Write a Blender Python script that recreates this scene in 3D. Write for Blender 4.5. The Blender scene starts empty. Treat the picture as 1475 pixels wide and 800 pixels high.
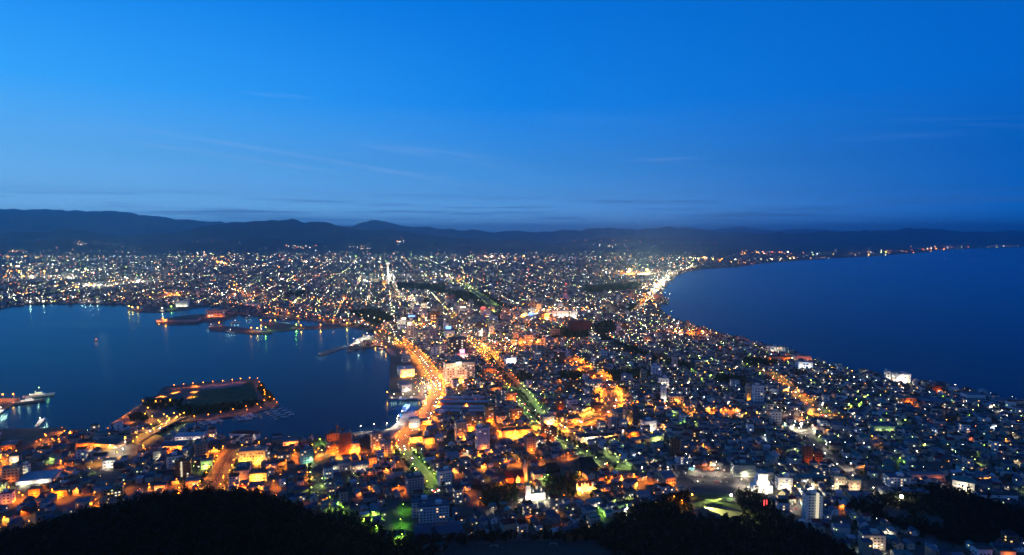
import bpy, bmesh, math, random
import numpy as np
from mathutils import Vector, Matrix
from mathutils.geometry import tessellate_polygon

sc = bpy.context.scene
COL = sc.collection
rng = np.random.default_rng(7)
random.seed(7)
R = math.radians

# ------------------------------------------------------------------ camera
F, CX, CY, CAMH, Y0 = 900.0, 737.5, 400.0, 330.0, 338.0
PITCH = math.atan((CY - Y0) / F)
cp, sp = math.cos(PITCH), math.sin(PITCH)
cam = bpy.data.cameras.new('camera')
cam.sensor_width = 36.0
cam.lens = F / 1475.0 * 36.0
cam.clip_start, cam.clip_end = 1.0, 200000.0
camo = bpy.data.objects.new('camera', cam)
camo.location = (0, 0, CAMH)
camo.rotation_euler = (math.pi / 2 - PITCH, 0, 0)
COL.objects.link(camo)
sc.camera = camo

# ------------------------------------------------------------------ world: dusk sky
world = bpy.data.worlds.new('World')
sc.world = world
world.use_nodes = True
wt = world.node_tree
for n in list(wt.nodes):
    wt.nodes.remove(n)


def lin(c):
    out = []
    for v in c[:3]:
        v = v / 255.0
        out.append(v / 12.92 if v <= 0.04045 else ((v + 0.055) / 1.055) ** 2.4)
    return (*out, 1.0)


def nn(t, kind, **kw):
    n = t.nodes.new(kind)
    for k, v in kw.items():
        setattr(n, k, v)
    return n


def math_node(t, op, a, b=None, c=None, clamp=False):
    n = t.nodes.new('ShaderNodeMath')
    n.operation = op
    n.use_clamp = clamp
    for i, v in enumerate((a, b, c)):
        if v is None:
            continue
        if isinstance(v, (int, float)):
            n.inputs[i].default_value = v
        else:
            t.links.new(v, n.inputs[i])
    return n.outputs[0]


def ramp(t, fac, stops, interp='LINEAR'):
    n = t.nodes.new('ShaderNodeValToRGB')
    n.color_ramp.interpolation = interp
    el = n.color_ramp.elements
    while len(el) > len(stops):
        el.remove(el[-1])
    while len(el) < len(stops):
        el.new(0.5)
    for e, (p, c) in zip(el, stops):
        e.position = p
        e.color = c
    t.links.new(fac, n.inputs[0])
    return n.outputs[0]


def mix(t, fac, a, b, mode='MIX'):
    n = t.nodes.new('ShaderNodeMix')
    n.data_type = 'RGBA'
    n.blend_type = mode
    for i, v in ((0, fac), (6, a), (7, b)):
        if isinstance(v, (int, float)):
            n.inputs[i].default_value = v
        elif isinstance(v, tuple):
            n.inputs[i].default_value = v
        else:
            t.links.new(v, n.inputs[i])
    return n.outputs[2]


tc = nn(wt, 'ShaderNodeTexCoord')
sx = nn(wt, 'ShaderNodeSeparateXYZ')
wt.links.new(tc.outputs['Generated'], sx.inputs[0])
X, Y, Z = sx.outputs
hor = math_node(wt, 'SQRT', math_node(wt, 'ADD', math_node(wt, 'MULTIPLY', X, X), math_node(wt, 'MULTIPLY', Y, Y)))
az = math_node(wt, 'DIVIDE', X, math_node(wt, 'MAXIMUM', hor, 0.001))        # -1 .. 1, left to right
el = math_node(wt, 'ADD', Z, 0.05)                                             # elevation + 0.05
center = [(0.0, lin((112, 168, 226))), (0.06, lin((108, 166, 224))), (0.085, lin((92, 156, 216))), (0.15, lin((60, 144, 220))), (0.25, lin((6, 126, 224))),
          (0.40, lin((0, 108, 208))), (0.65, lin((6, 74, 152))), (1.0, lin((26, 58, 112)))]
left = [(0.0, lin((120, 186, 240))), (0.06, lin((116, 184, 238))), (0.085, lin((118, 180, 230))), (0.15, lin((102, 178, 238))), (0.25, lin((52, 160, 244))),
        (0.40, lin((0, 124, 226))), (0.65, lin((6, 74, 152))), (1.0, lin((26, 58, 112)))]
right = [(0.0, lin((12, 104, 196))), (0.06, lin((10, 102, 192))), (0.085, lin((8, 96, 184))), (0.15, lin((4, 94, 184))), (0.25, lin((0, 98, 194))),
         (0.40, lin((0, 90, 184))), (0.65, lin((4, 70, 146))), (1.0, lin((26, 58, 112)))]
cC, cL, cR = (ramp(wt, el, s) for s in (center, left, right))
fl = math_node(wt, 'MULTIPLY', az, -1.6, clamp=True)
fr = math_node(wt, 'MULTIPLY', az, 1.6, clamp=True)
sky = mix(wt, fr, mix(wt, fl, cC, cL), cR)
# the sky brightens in the thick air close to the horizon
glow = ramp(wt, el, [(0.0, (3.0, 3.0, 2.8, 1)), (0.055, (3.1, 3.0, 2.8, 1)), (0.075, (2.0, 1.95, 1.85, 1)), (0.11, (1.25, 1.22, 1.2, 1)), (0.16, (1, 1, 1, 1))])
sky = mix(wt, 1.0, sky, glow, 'MULTIPLY')
# afterglow of the sunset behind the camera
back = math_node(wt, 'MULTIPLY', math_node(wt, 'MULTIPLY', Y, -1.0, clamp=True), math_node(wt, 'SUBTRACT', 1.0, math_node(wt, 'ABSOLUTE', Z)), clamp=True)
sky = mix(wt, back, sky, lin((92, 120, 176)))
# thin cirrus
cmap = nn(wt, 'ShaderNodeCombineXYZ')
wt.links.new(math_node(wt, 'MULTIPLY', az, 3.2), cmap.inputs[0])
wt.links.new(math_node(wt, 'MULTIPLY', math_node(wt, 'ADD', Z, math_node(wt, 'MULTIPLY', az, 0.11)), 42.0), cmap.inputs[1])
ns = nn(wt, 'ShaderNodeTexNoise')
ns.inputs['Scale'].default_value = 1.0
ns.inputs['Detail'].default_value = 5.0
ns.inputs['Roughness'].default_value = 0.55
ns.inputs['Distortion'].default_value = 0.4
wt.links.new(cmap.outputs[0], ns.inputs['Vector'])
cl = ramp(wt, ns.outputs['Fac'], [(0.56, (0, 0, 0, 1)), (0.78, (1, 1, 1, 1))])
band = ramp(wt, el, [(0.07, (0, 0, 0, 1)), (0.12, (1, 1, 1, 1)), (0.19, (1, 1, 1, 1)), (0.27, (0, 0, 0, 1))])
# named streaks: azimuth, elevation, half length, half thickness, slope, strength
fib = nn(wt, 'ShaderNodeTexNoise')
fib.inputs['Scale'].default_value = 2.5
fib.inputs['Detail'].default_value = 6.0
wt.links.new(cmap.outputs[0], fib.inputs['Vector'])
acc = 0.0
for px_, py_, hl, ht_, sl, st in ((320, 205, 75, 2.6, .14, .5), (230, 210, 60, 2.2, .10, .35), (405, 237, 80, 2.4, .13, .35), (498, 236, 75, 2.6, .15, .42), (610, 255, 95, 4.0, .13, .24), (640, 222, 70, 8, .10, .18),
                                (690, 235, 90, 10, .16, .16), (950, 230, 45, 2.2, -.02, .35), (405, 138, 35, 2.5, .02, .22), (560, 215, 60, 5, .12, .16), (1290, 197, 50, 4, .04, .08)):
    dv = Vector(((px_ - 737.5), 900 * math.cos(PITCH) + (400 - py_) * math.sin(PITCH), -900 * math.sin(PITCH) + (400 - py_) * math.cos(PITCH)))
    h_ = math.hypot(dv.x, dv.y)
    a0, e0 = dv.x / h_, dv.z / dv.length
    k_ = 1.0 / 1000.0
    u_ = math_node(wt, 'SUBTRACT', az, a0)
    v_ = math_node(wt, 'ADD', math_node(wt, 'SUBTRACT', Z, e0), math_node(wt, 'MULTIPLY', u_, sl * .95))
    r2 = math_node(wt, 'ADD', math_node(wt, 'POWER', math_node(wt, 'ABSOLUTE', math_node(wt, 'MULTIPLY', u_, 1 / (hl * k_))), 2.0),
                   math_node(wt, 'POWER', math_node(wt, 'ABSOLUTE', math_node(wt, 'MULTIPLY', v_, 1 / (ht_ * k_))), 2.0))
    acc = math_node(wt, 'ADD', acc, math_node(wt, 'MULTIPLY', math_node(wt, 'POWER', 2.718, math_node(wt, 'MULTIPLY', r2, -1.0)), st))
fibr = ramp(wt, fib.outputs['Fac'], [(0.35, (.15, .15, .15, 1)), (0.65, (1, 1, 1, 1))])
cf = math_node(wt, 'ADD', math_node(wt, 'MULTIPLY', math_node(wt, 'MULTIPLY', acc, fibr), .75), math_node(wt, 'MULTIPLY', math_node(wt, 'MULTIPLY', cl, band), 0.08), clamp=True)
sky = mix(wt, cf, sky, lin((150, 182, 232)))
# low dark streaks over the hills
cm2 = nn(wt, 'ShaderNodeCombineXYZ')
wt.links.new(math_node(wt, 'MULTIPLY', az, 4.0), cm2.inputs[0])
wt.links.new(math_node(wt, 'MULTIPLY', Z, 110.0), cm2.inputs[1])
n2 = nn(wt, 'ShaderNodeTexNoise')
n2.inputs['Scale'].default_value = 1.0
n2.inputs['Detail'].default_value = 4.0
wt.links.new(cm2.outputs[0], n2.inputs['Vector'])
cl2 = ramp(wt, n2.outputs['Fac'], [(0.50, (0, 0, 0, 1)), (0.64, (1, 1, 1, 1))])
band2 = ramp(wt, el, [(0.06, (0, 0, 0, 1)), (0.075, (1, 1, 1, 1)), (0.095, (1, 1, 1, 1)), (0.115, (0, 0, 0, 1))])
sky = mix(wt, math_node(wt, 'MULTIPLY', math_node(wt, 'MULTIPLY', cl2, band2), 0.6), sky, lin((62, 104, 168)))
bg = nn(wt, 'ShaderNodeBackground')
bg.inputs[1].default_value = 1.18
wt.links.new(sky, bg.inputs[0])
wo = nn(wt, 'ShaderNodeOutputWorld')
wt.links.new(bg.outputs[0], wo.inputs[0])

# ------------------------------------------------------------------ exposure and render
sc.view_settings.view_transform = 'Standard'
sc.view_settings.look = 'None'
sc.view_settings.exposure = 0.0
sc.view_settings.gamma = 1.0
sc.view_settings.use_curve_mapping = False
sc.render.engine = 'CYCLES'
cy = sc.cycles
cy.use_denoising = True
cy.sample_clamp_indirect = 2.0
cy.max_bounces = 4
cy.diffuse_bounces = 2
cy.glossy_bounces = 2
cy.volume_bounces = 0
cy.caustics_reflective = False
cy.caustics_refractive = False
cy.use_light_tree = True
sc.render.filter_size = 1.5
cy.filter_width = 1.5


# ------------------------------------------------------------------ pixel <-> world
def ray(px, py):
    dx, dy, dz = px - CX, F, CY - py
    return np.array([dx, dy * cp + dz * sp, -dy * sp + dz * cp])


GZ = 2.5   # level of the land; the water lies at 0


def at(px, py, z=GZ):
    d = ray(px, py)
    t = (z - CAMH) / d[2]
    return (d[0] * t, d[1] * t)


def at_dist(px, py, D):
    d = ray(px, py)
    t = D / d[1]
    return (d[0] * t, D, CAMH + d[2] * t)


def proj(x, y, z):
    x, y, z = np.asarray(x, float), np.asarray(y, float), np.asarray(z, float) - CAMH
    dep = y * cp - z * sp
    up = y * sp + z * cp
    return CX + F * x / dep, CY - F * up / dep


def inpoly(x, y, poly):
    x, y = np.asarray(x, float), np.asarray(y, float)
    ins = np.zeros(x.shape, bool)
    p = np.asarray(poly, float)
    j = len(p) - 1
    for i in range(len(p)):
        xi, yi, xj, yj = p[i, 0], p[i, 1], p[j, 0], p[j, 1]
        if yi != yj:
            c = ((yi > y) != (yj > y)) & (x < (xj - xi) * (y - yi) / (yj - yi) + xi)
            ins ^= c
        j = i
    return ins


def linedist(x, y, line):
    x, y = np.asarray(x, float), np.asarray(y, float)
    best = np.full(x.shape, 1e18)
    for (ax, ay), (bx, by) in zip(line[:-1], line[1:]):
        dx, dy = bx - ax, by - ay
        L = dx * dx + dy * dy + 1e-9
        t = np.clip(((x - ax) * dx + (y - ay) * dy) / L, 0, 1)
        best = np.minimum(best, (x - ax - t * dx) ** 2 + (y - ay - t * dy) ** 2)
    return np.sqrt(best)


def W(pts, z=GZ):
    return [at(px, py, z) for px, py in pts]


# ------------------------------------------------------------------ materials
def new_mat(name):
    m = bpy.data.materials.new(name)
    m.use_nodes = True
    return m, m.node_tree, m.node_tree.nodes['Principled BSDF']


def surf(name, col, rough=0.8, var=0.25, scale=0.3, bump=0.0):
    """plain surface with a noise variation in its colour"""
    m, t, b = new_mat(name)
    b.inputs['Roughness'].default_value = rough
    b.inputs['Specular IOR Level'].default_value = 0.25
    g = nn(t, 'ShaderNodeNewGeometry')
    n = nn(t, 'ShaderNodeTexNoise')
    n.inputs['Scale'].default_value = scale
    n.inputs['Detail'].default_value = 4.0
    t.links.new(g.outputs['Position'], n.inputs['Vector'])
    lo = tuple(v * (1 - var) for v in col) + (1,)
    hi = tuple(min(1, v * (1 + var)) for v in col) + (1,)
    t.links.new(ramp(t, n.outputs['Fac'], [(0.3, lo), (0.7, hi)]), b.inputs['Base Color'])
    return m


def tinted(name, src, rough=0.8, var=0.2, scale=0.35, metallic=0.0):
    """colour from the object (Object Info) or the face attribute 'Col', weathered by a noise"""
    m, t, b = new_mat(name)
    b.inputs['Roughness'].default_value = rough
    b.inputs['Specular IOR Level'].default_value = 0.25
    if src == 'object':
        s = nn(t, 'ShaderNodeObjectInfo').outputs['Color']
    else:
        a = nn(t, 'ShaderNodeAttribute')
        a.attribute_name = 'Col'
        s = a.outputs['Color']
    g = nn(t, 'ShaderNodeNewGeometry')
    n = nn(t, 'ShaderNodeTexNoise')
    n.inputs['Scale'].default_value = scale
    n.inputs['Detail'].default_value = 3.0
    t.links.new(g.outputs['Position'], n.inputs['Vector'])
    v = ramp(t, n.outputs['Fac'], [(0.3, (1 - var,) * 3 + (1,)), (0.7, (1 + var * 0.4,) * 3 + (1,))])
    t.links.new(mix(t, 1.0, s, v, 'MULTIPLY'), b.inputs['Base Color'])
    return m


def emit(name, col, strength, sample=False, attr=False):
    m = bpy.data.materials.new(name)
    m.use_nodes = True
    t = m.node_tree
    t.nodes.remove(t.nodes['Principled BSDF'])
    e = nn(t, 'ShaderNodeEmission')
    e.inputs[0].default_value = (*col, 1)
    e.inputs[1].default_value = strength
    if attr:
        a = nn(t, 'ShaderNodeAttribute')
        a.attribute_name = 'Col'
        t.links.new(a.outputs['Color'], e.inputs[0])
    t.links.new(e.outputs[0], t.nodes['Material Output'].inputs[0])
    m.cycles.emission_sampling = 'AUTO' if sample else 'NONE'
    return m


M_WALL = tinted('painted_wall', 'object')
M_ROOF = tinted('roof_sheet', 'object', 0.6)
M_FACE = tinted('house_mass', 'attr')
M_ASPH = surf('asphalt', (0.055, 0.055, 0.058), 0.85, 0.3, 0.08)
M_PAVE = surf('pavement', (0.10, 0.095, 0.09), 0.85, 0.25, 0.1)
M_CONC = surf('concrete', (0.20, 0.195, 0.19), 0.85, 0.3, 0.08)
M_METAL = surf('grey_metal', (0.22, 0.22, 0.23), 0.5, 0.1, 1.0)
M_WHITE = surf('white_paint', (0.75, 0.75, 0.74), 0.5, 0.08, 1.0)
M_LINE = surf('line_paint', (0.7, 0.7, 0.68), 0.7, 0.2, 1.0)
M_LAWN = surf('lawn', (0.03, 0.07, 0.025), 0.9, 0.35, 0.06)
M_LEAF = surf('leaf', (0.022, 0.044, 0.014), 0.8, 0.5, 0.12)
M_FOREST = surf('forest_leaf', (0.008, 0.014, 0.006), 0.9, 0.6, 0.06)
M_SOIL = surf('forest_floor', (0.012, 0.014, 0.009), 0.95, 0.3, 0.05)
M_BARK = surf('bark', (0.05, 0.04, 0.03), 0.9, 0.2, 1.0)
M_GLASS, _t, _b = new_mat('dark_glass')
_b.inputs['Base Color'].default_value = (0.02, 0.022, 0.03, 1)
_b.inputs['Roughness'].default_value = 0.15
M_LITW = emit('lit_window_warm', (1.0, 0.62, 0.25), 1.6)
M_LITC = emit('lit_window_pale', (1.0, 0.90, 0.68), 1.5)
M_LITG = emit('lit_window_green', (0.85, 1.0, 0.55), 1.1)
M_MASSLIT = emit('lit_pane', (1, 1, 1), 1.0, attr=True)
LAMPC = {'o': (1.0, 0.215, 0.010), 'y': (1.0, 0.38, 0.035), 'w': (1.0, 0.82, 0.55), 'g': (0.72, 1.0, 0.22), 'c': (0.85, 0.97, 1.0),
         'l': (0.45, 1.0, 0.08), 'r': (1.0, 0.06, 0.04), 'b': (0.12, 0.3, 1.0)}
M_BULB = {k: emit('bulb_' + n, LAMPC[k], s) for k, n, s in
          (('o', 'sodium', 26), ('y', 'amber', 26), ('w', 'white', 26), ('g', 'pale_green', 20), ('c', 'cool_white', 26), ('l', 'lime', 18),
           ('r', 'red', 14), ('b', 'blue', 14))}


# ------------------------------------------------------------------ mesh helpers
def link(o):
    COL.objects.link(o)
    return o


def mesh_from(name, verts, faces, mats, fm=None, smooth=False):
    me = bpy.data.meshes.new(name)
    me.from_pydata([tuple(v) for v in verts], [], [tuple(f) for f in faces])
    for m in mats:
        me.materials.append(m)
    if fm is not None:
        me.polygons.foreach_set('material_index', fm)
    if smooth:
        me.polygons.foreach_set('use_smooth', [True] * len(me.polygons))
    me.update()
    return me


class MB:
    def __init__(s):
        s.v, s.f, s.m = [], [], []

    def add(s, verts, faces, mi=0):
        k = len(s.v)
        s.v += [tuple(v) for v in verts]
        s.f += [tuple(i + k for i in f) for f in faces]
        s.m += [mi] * len(faces)
        return s

    def box(s, x0, x1, y0, y1, z0, z1, mi=0):
        v = [(x0, y0, z0), (x1, y0, z0), (x1, y1, z0), (x0, y1, z0), (x0, y0, z1), (x1, y0, z1), (x1, y1, z1), (x0, y1, z1)]
        return s.add(v, [(3, 2, 1, 0), (4, 5, 6, 7), (0, 1, 5, 4), (1, 2, 6, 5), (2, 3, 7, 6), (3, 0, 4, 7)], mi)

    def tube(s, p, q, r0, r1, n=8, mi=0):
        p, q = Vector(p), Vector(q)
        d = (q - p).normalized()
        a = d.orthogonal().normalized()
        b = d.cross(a)
        vs = []
        for c, r in ((p, r0), (q, r1)):
            for i in range(n):
                t = 2 * math.pi * i / n
                vs.append(c + (a * math.cos(t) + b * math.sin(t)) * r)
        fs = [(i, (i + 1) % n, n + (i + 1) % n, n + i) for i in range(n)] + [tuple(range(n))[::-1], tuple(range(n, 2 * n))]
        return s.add(vs, fs, mi)

    def lathe(s, prof, n=16, mi=0, c=(0, 0)):
        vs = []
        for r, z in prof:
            for i in range(n):
                t = 2 * math.pi * i / n
                vs.append((c[0] + r * math.cos(t), c[1] + r * math.sin(t), z))
        fs = []
        for k in range(len(prof) - 1):
            for i in range(n):
                j = (i + 1) % n
                fs.append((k * n + i, k * n + j, (k + 1) * n + j, (k + 1) * n + i))
        return s.add(vs, fs, mi)

    def mesh(s, name, mats, smooth=False):
        return mesh_from(name, s.v, s.f, mats if isinstance(mats, (list, tuple)) else [mats], s.m, smooth)


def props(o, label=None, cat=None, group=None, kind=None):
    for k, v in (('label', label), ('category', cat), ('group', group), ('kind', kind)):
        if v:
            o[k] = v
    return o


def thing(name, loc, rz=0.0):
    o = bpy.data.objects.new(name, None)
    o.empty_display_size = 0.5
    o.location = loc if len(loc) == 3 else (loc[0], loc[1], GZ)
    o.rotation_euler = (0, 0, rz)
    return link(o)


def put(name, me, parent=None, loc=(0, 0, 0), scale=(1, 1, 1), col=None, rz=0.0):
    o = bpy.data.objects.new(name, me)
    o.location = loc
    o.scale = scale
    o.rotation_euler = (0, 0, rz)
    if col:
        o.color = (*col, 1)
    o.parent = parent
    return link(o)


def structure(name, me):
    return props(put(name, me), kind='structure')


def prism_mesh(name, poly, z0, z1, mats, top=0, side=0):
    """a flat-topped sheet of land or paving with a vertical edge"""
    tri = tessellate_polygon([[Vector((x, y, 0)) for x, y in poly]])
    n = len(poly)
    v = [(x, y, z1) for x, y in poly] + [(x, y, z0) for x, y in poly]
    f = []
    for t in tri:
        a, b, c = (Vector((*poly[i], 0)) for i in t)
        f.append(t if (b - a).cross(c - a).z > 0 else t[::-1])
    fm = [top] * len(f)
    area = sum(poly[i][0] * poly[(i + 1) % n][1] - poly[(i + 1) % n][0] * poly[i][1] for i in range(n))
    for i in range(n):
        j = (i + 1) % n
        f.append((i, n + i, n + j, j) if area > 0 else (j, n + j, n + i, i))
        fm.append(side)
    return mesh_from(name, v, f, mats, fm)


def ribbon_mesh(name, line, width, z, mat, z0=None):
    p = [Vector((x, y)) for x, y in line]
    vs, fs = [], []
    for i, q in enumerate(p):
        d = (p[min(i + 1, len(p) - 1)] - p[max(i - 1, 0)]).normalized()
        nrm = Vector((-d.y, d.x)) * width / 2
        zz = z(i / (len(p) - 1)) if callable(z) else z
        vs += [(q.x + nrm.x, q.y + nrm.y, zz), (q.x - nrm.x, q.y - nrm.y, zz)]
    if z0 is None:
        for i in range(len(p) - 1):
            fs.append((2 * i, 2 * i + 1, 2 * i + 3, 2 * i + 2))
    else:
        k = len(vs)
        vs += [(x, y, zz - z0) for x, y, zz in vs]
        for i in range(len(p) - 1):
            a, b, c, d2 = 2 * i, 2 * i + 1, 2 * i + 3, 2 * i + 2
            fs += [(a, b, c, d2), (k + d2, k + c, k + b, k + a), (a, d2, k + d2, k + a), (c, b, k + b, k + c)]
        fs += [(0, k, k + 1, 1), (k - 2, k - 1, 2 * k - 1, 2 * k - 2)]
    return mesh_from(name, vs, fs, [mat])


def resample(line, step):
    out = []
    p = [Vector((x, y)) for x, y in line]
    carry = 0.0
    for a, b in zip(p[:-1], p[1:]):
        L = (b - a).length
        t = carry
        while t < L:
            q = a + (b - a) * (t / L)
            d = (b - a).normalized()
            out.append((q.x, q.y, d.x, d.y))
            t += step
        carry = t - L
    return out


def smooth_line(line, it=2):
    p = [tuple(q) for q in line]
    for _ in range(it):
        q = [p[0]]
        for a, b in zip(p[:-1], p[1:]):
            q += [(a[0] * .75 + b[0] * .25, a[1] * .75 + b[1] * .25), (a[0] * .25 + b[0] * .75, a[1] * .25 + b[1] * .75)]
        q.append(p[-1])
        p = q
    return p


ONES = 'zeroth first second third fourth fifth sixth seventh eighth ninth tenth eleventh twelfth thirteenth fourteenth fifteenth sixteenth seventeenth eighteenth nineteenth'.split()
TENS = {2: 'twent', 3: 'thirt', 4: 'fort', 5: 'fift', 6: 'sixt', 7: 'sevent', 8: 'eight', 9: 'ninet'}


def ordinal(n):
    if n < 20:
        return ONES[n]
    if n >= 100:
        return 'hundred-and-' + ordinal(n - 100) if n > 100 else 'hundredth'
    t, u = divmod(n, 10)
    return TENS[t] + ('ieth' if u == 0 else 'y-' + ONES[u])


LANDMARKS = []      # (name, x, y)


def landmark(name, px, py):
    LANDMARKS.append((name, *at(px, py)))


for nm, px, py in (('white floodlit church', 771, 719), ('tall brick chimney', 485, 640), ('long blue warehouse roofs', 655, 592),
                   ('big orange hotel', 661, 550), ('bridge to the island', 215, 628), ('moored white ship', 515, 495),
                   ('black roofed temple', 844, 678), ('floodlit car park', 1020, 692), ('blazing white cable station', 1100, 709),
                   ('slim white observation tower', 559, 402), ('red and white mast', 815, 433), ('maroon windowless hall', 835, 478),
                   ('pale twin tower', 1090, 586), ('glowing white seaside block', 1293, 550), ('orange avenue bend', 868, 596),
                   ('green-lit tree avenue', 758, 590), ('bright blue sign shop', 735, 524), ('pink sign rooftop', 665, 515),
                   ('long white dormitory', 1434, 720), ('stepped white school', 620, 750), ('twelve storey pale tower', 1170, 752),
                   ('striped pale office', 1070, 686), ('blue tiled block', 441, 667), ('floodlit yellow hall', 365, 666),
                   ('red brick stairwell tower', 264, 689), ('low white supermarket', 56, 694), ('starry white floodlight', 1298, 722),
                   ('green roofed slab', 1388, 706), ('brown riverside flats', 790, 636), ('seaside orange school', 1123, 519),
                   ('twin brown towers', 1170, 667), ('lit bay warehouses', 583, 540), ('red roofed church', 743, 694),
                   ('grey quay warehouse', 168, 644), ('yellow corner tower', 908, 613), ('avenue junction', 1190, 600)):
    landmark(nm, px, py)


def name_all(items):
    """items: (object, look, category, group). A label that no other thing carries: its look, then its rank out from a landmark."""
    by = {}
    for o, look, cat, group in items:
        x, y = o.location.x, o.location.y
        d, lm = min((math.hypot(x - a, y - b), n) for n, a, b in LANDMARKS)
        by.setdefault((look, lm), []).append((d, o, cat, group))
    for (look, lm), v in by.items():
        v.sort(key=lambda t: t[0])
        for i, (d, o, cat, group) in enumerate(v):
            tail = f', nearest the {lm}' if len(v) > 1 and i == 0 else (f' near the {lm}' if len(v) == 1 else f', {ordinal(i + 1)} nearest the {lm}')
            props(o, look + tail, cat, group)


def add_spot(x, y, z, col, power, radius=0.5, parent=None, cone=150):
    """the shaded light of a street lamp: it shines down and sideways only"""
    l = bpy.data.lights.new('lamp_light', 'SPOT')
    l.color = col
    l.energy = power
    l.spot_size = R(cone)
    l.spot_blend = 0.4
    l.shadow_soft_size = radius
    o = bpy.data.objects.new('lamp_light', l)
    o.location = (x, y, z)
    o.parent = parent
    return link(o)


def add_light(x, y, z, col, power, radius=0.8, parent=None):
    l = bpy.data.lights.new('lamp_light', 'POINT')
    l.color = col
    l.energy = power
    l.shadow_soft_size = radius
    o = bpy.data.objects.new('lamp_light', l)
    o.location = (x, y, z)
    o.parent = parent
    return link(o)

# ================================================================== SETTING
# ------------------------------------------------------------------ water
m, t, b = new_mat('sea_water')
b.inputs['Base Color'].default_value = (0.002, 0.010, 0.028, 1)
b.inputs['Roughness'].default_value = 0.16
b.inputs['IOR'].default_value = 1.17
b.inputs['Specular Tint'].default_value = (0.30, 0.72, 1.0, 1)
b.inputs['Specular IOR Level'].default_value = 0.5
g = nn(t, 'ShaderNodeNewGeometry')
nz = nn(t, 'ShaderNodeTexNoise')
nz.inputs['Scale'].default_value = 0.05
nz.inputs['Detail'].default_value = 6.0
nz.inputs['Roughness'].default_value = 0.6
t.links.new(g.outputs['Position'], nz.inputs['Vector'])
bp = nn(t, 'ShaderNodeBump')
bp.inputs['Strength'].default_value = 0.30
bp.inputs['Distance'].default_value = 1.2
t.links.new(nz.outputs['Fac'], bp.inputs['Height'])
t.links.new(bp.outputs[0], b.inputs['Normal'])
# calm slicks and wind lanes change how rough the water is
mp = nn(t, 'ShaderNodeMapping')
mp.inputs['Scale'].default_value = (0.0012, 0.006, 1)
mp.inputs['Rotation'].default_value = (0, 0, R(12))
t.links.new(g.outputs['Position'], mp.inputs['Vector'])
nl = nn(t, 'ShaderNodeTexNoise')
nl.inputs['Scale'].default_value = 1.0
nl.inputs['Detail'].default_value = 5.0
t.links.new(mp.outputs[0], nl.inputs['Vector'])
t.links.new(ramp(t, nl.outputs['Fac'], [(0.35, (0.13,) * 3 + (1,)), (0.65, (0.24,) * 3 + (1,))]), b.inputs['Roughness'])
M_WATER = m
glo = nn(t, 'ShaderNodeBsdfGlossy')
glo.inputs['Color'].default_value = (0.33, 0.74, 0.90, 1)
t.links.new(b.inputs['Roughness'].links[0].from_socket, glo.inputs['Roughness'])
t.links.new(bp.outputs[0], glo.inputs['Normal'])
dif = nn(t, 'ShaderNodeBsdfDiffuse')
dif.inputs['Color'].default_value = (0.001, 0.012, 0.035, 1)
fre = nn(t, 'ShaderNodeFresnel')
fre.inputs['IOR'].default_value = 1.12
mxs = nn(t, 'ShaderNodeMixShader')
t.links.new(fre.outputs[0], mxs.inputs[0])
t.links.new(dif.outputs[0], mxs.inputs[1])
t.links.new(glo.outputs[0], mxs.inputs[2])
t.links.new(mxs.outputs[0], t.nodes['Material Output'].inputs[0])
t.nodes.remove(b)
structure('sea_water', mesh_from('sea_water', [(-60000, -3000, 0), (60000, -3000, 0), (60000, 70000, 0), (-60000, 70000, 0)], [(0, 1, 2, 3)], [M_WATER]))

# ------------------------------------------------------------------ land
COAST_R = [(1475, 578), (1440, 573), (1400, 563), (1360, 555), (1335, 552), (1310, 551), (1270, 541), (1230, 534), (1190, 524), (1160, 513),
           (1130, 503), (1100, 497), (1070, 489), (1040, 483), (1020, 475), (1000, 470), (975, 463), (960, 455), (952, 447), (951, 440), (955, 437),
           (963, 436.5), (958, 430), (953, 424), (955, 416), (962, 408), (972, 399), (985, 393), (1003, 389), (1030, 386), (1045, 385.5), (1060, 384.5),
           (1085, 381), (1105, 378.5), (1140, 376), (1180, 373.5), (1220, 371), (1260, 369), (1300, 366), (1340, 363), (1345, 361), (1380, 359),
           (1420, 357.5), (1475, 355.5), (1560, 353.5)]
COAST_L = [(-260, 470), (-60, 452), (0, 445), (20, 441), (45, 438), (80, 437), (120, 437), (160, 438), (185, 438), (220, 442), (250, 441), (275, 439.5),
           (300, 439.5), (318, 443), (322, 447), (305, 450), (318, 452), (345, 453), (365, 454), (385, 454.5), (380, 457.5), (408, 459), (450, 461),
           (480, 467), (510, 471), (535, 474), (546, 478), (538, 484), (520, 489), (502, 499), (505, 504.5), (520, 500), (541, 497.5), (552, 497),
           (562, 503), (562, 520), (561, 545), (560, 572), (575, 573.5), (600, 573.5), (611, 575), (608, 585), (603, 591), (592, 592), (582, 594),
           (577, 602), (570, 610), (562, 616), (551, 620), (533, 621), (506, 623), (480, 624), (464, 630), (455, 631), (432, 633), (410, 633), (396, 633),
           (385, 630), (376, 634), (330, 633), (322, 629.5), (303, 628), (300, 623), (280, 620), (270, 622), (256, 630), (238, 631), (226, 626),
           (205, 618), (178, 623), (150, 621), (124, 621.5), (122, 617.5), (108, 619), (84, 633), (80, 632), (97, 618), (95, 615.5), (60, 617),
           (20, 617.5), (0, 618), (-60, 622), (-300, 640)]
land = [(1900, 300), (1900, -500)]
land = W(COAST_R)[::-1]
land = [(-60000, 62000), (60000, 62000), (60000, 29000)] + land + [(1500, 900), (2000, -1500), (-3000, -1500)] + W(COAST_L)[::-1] + [(-9000, 2600), (-60000, 9000)]
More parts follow.
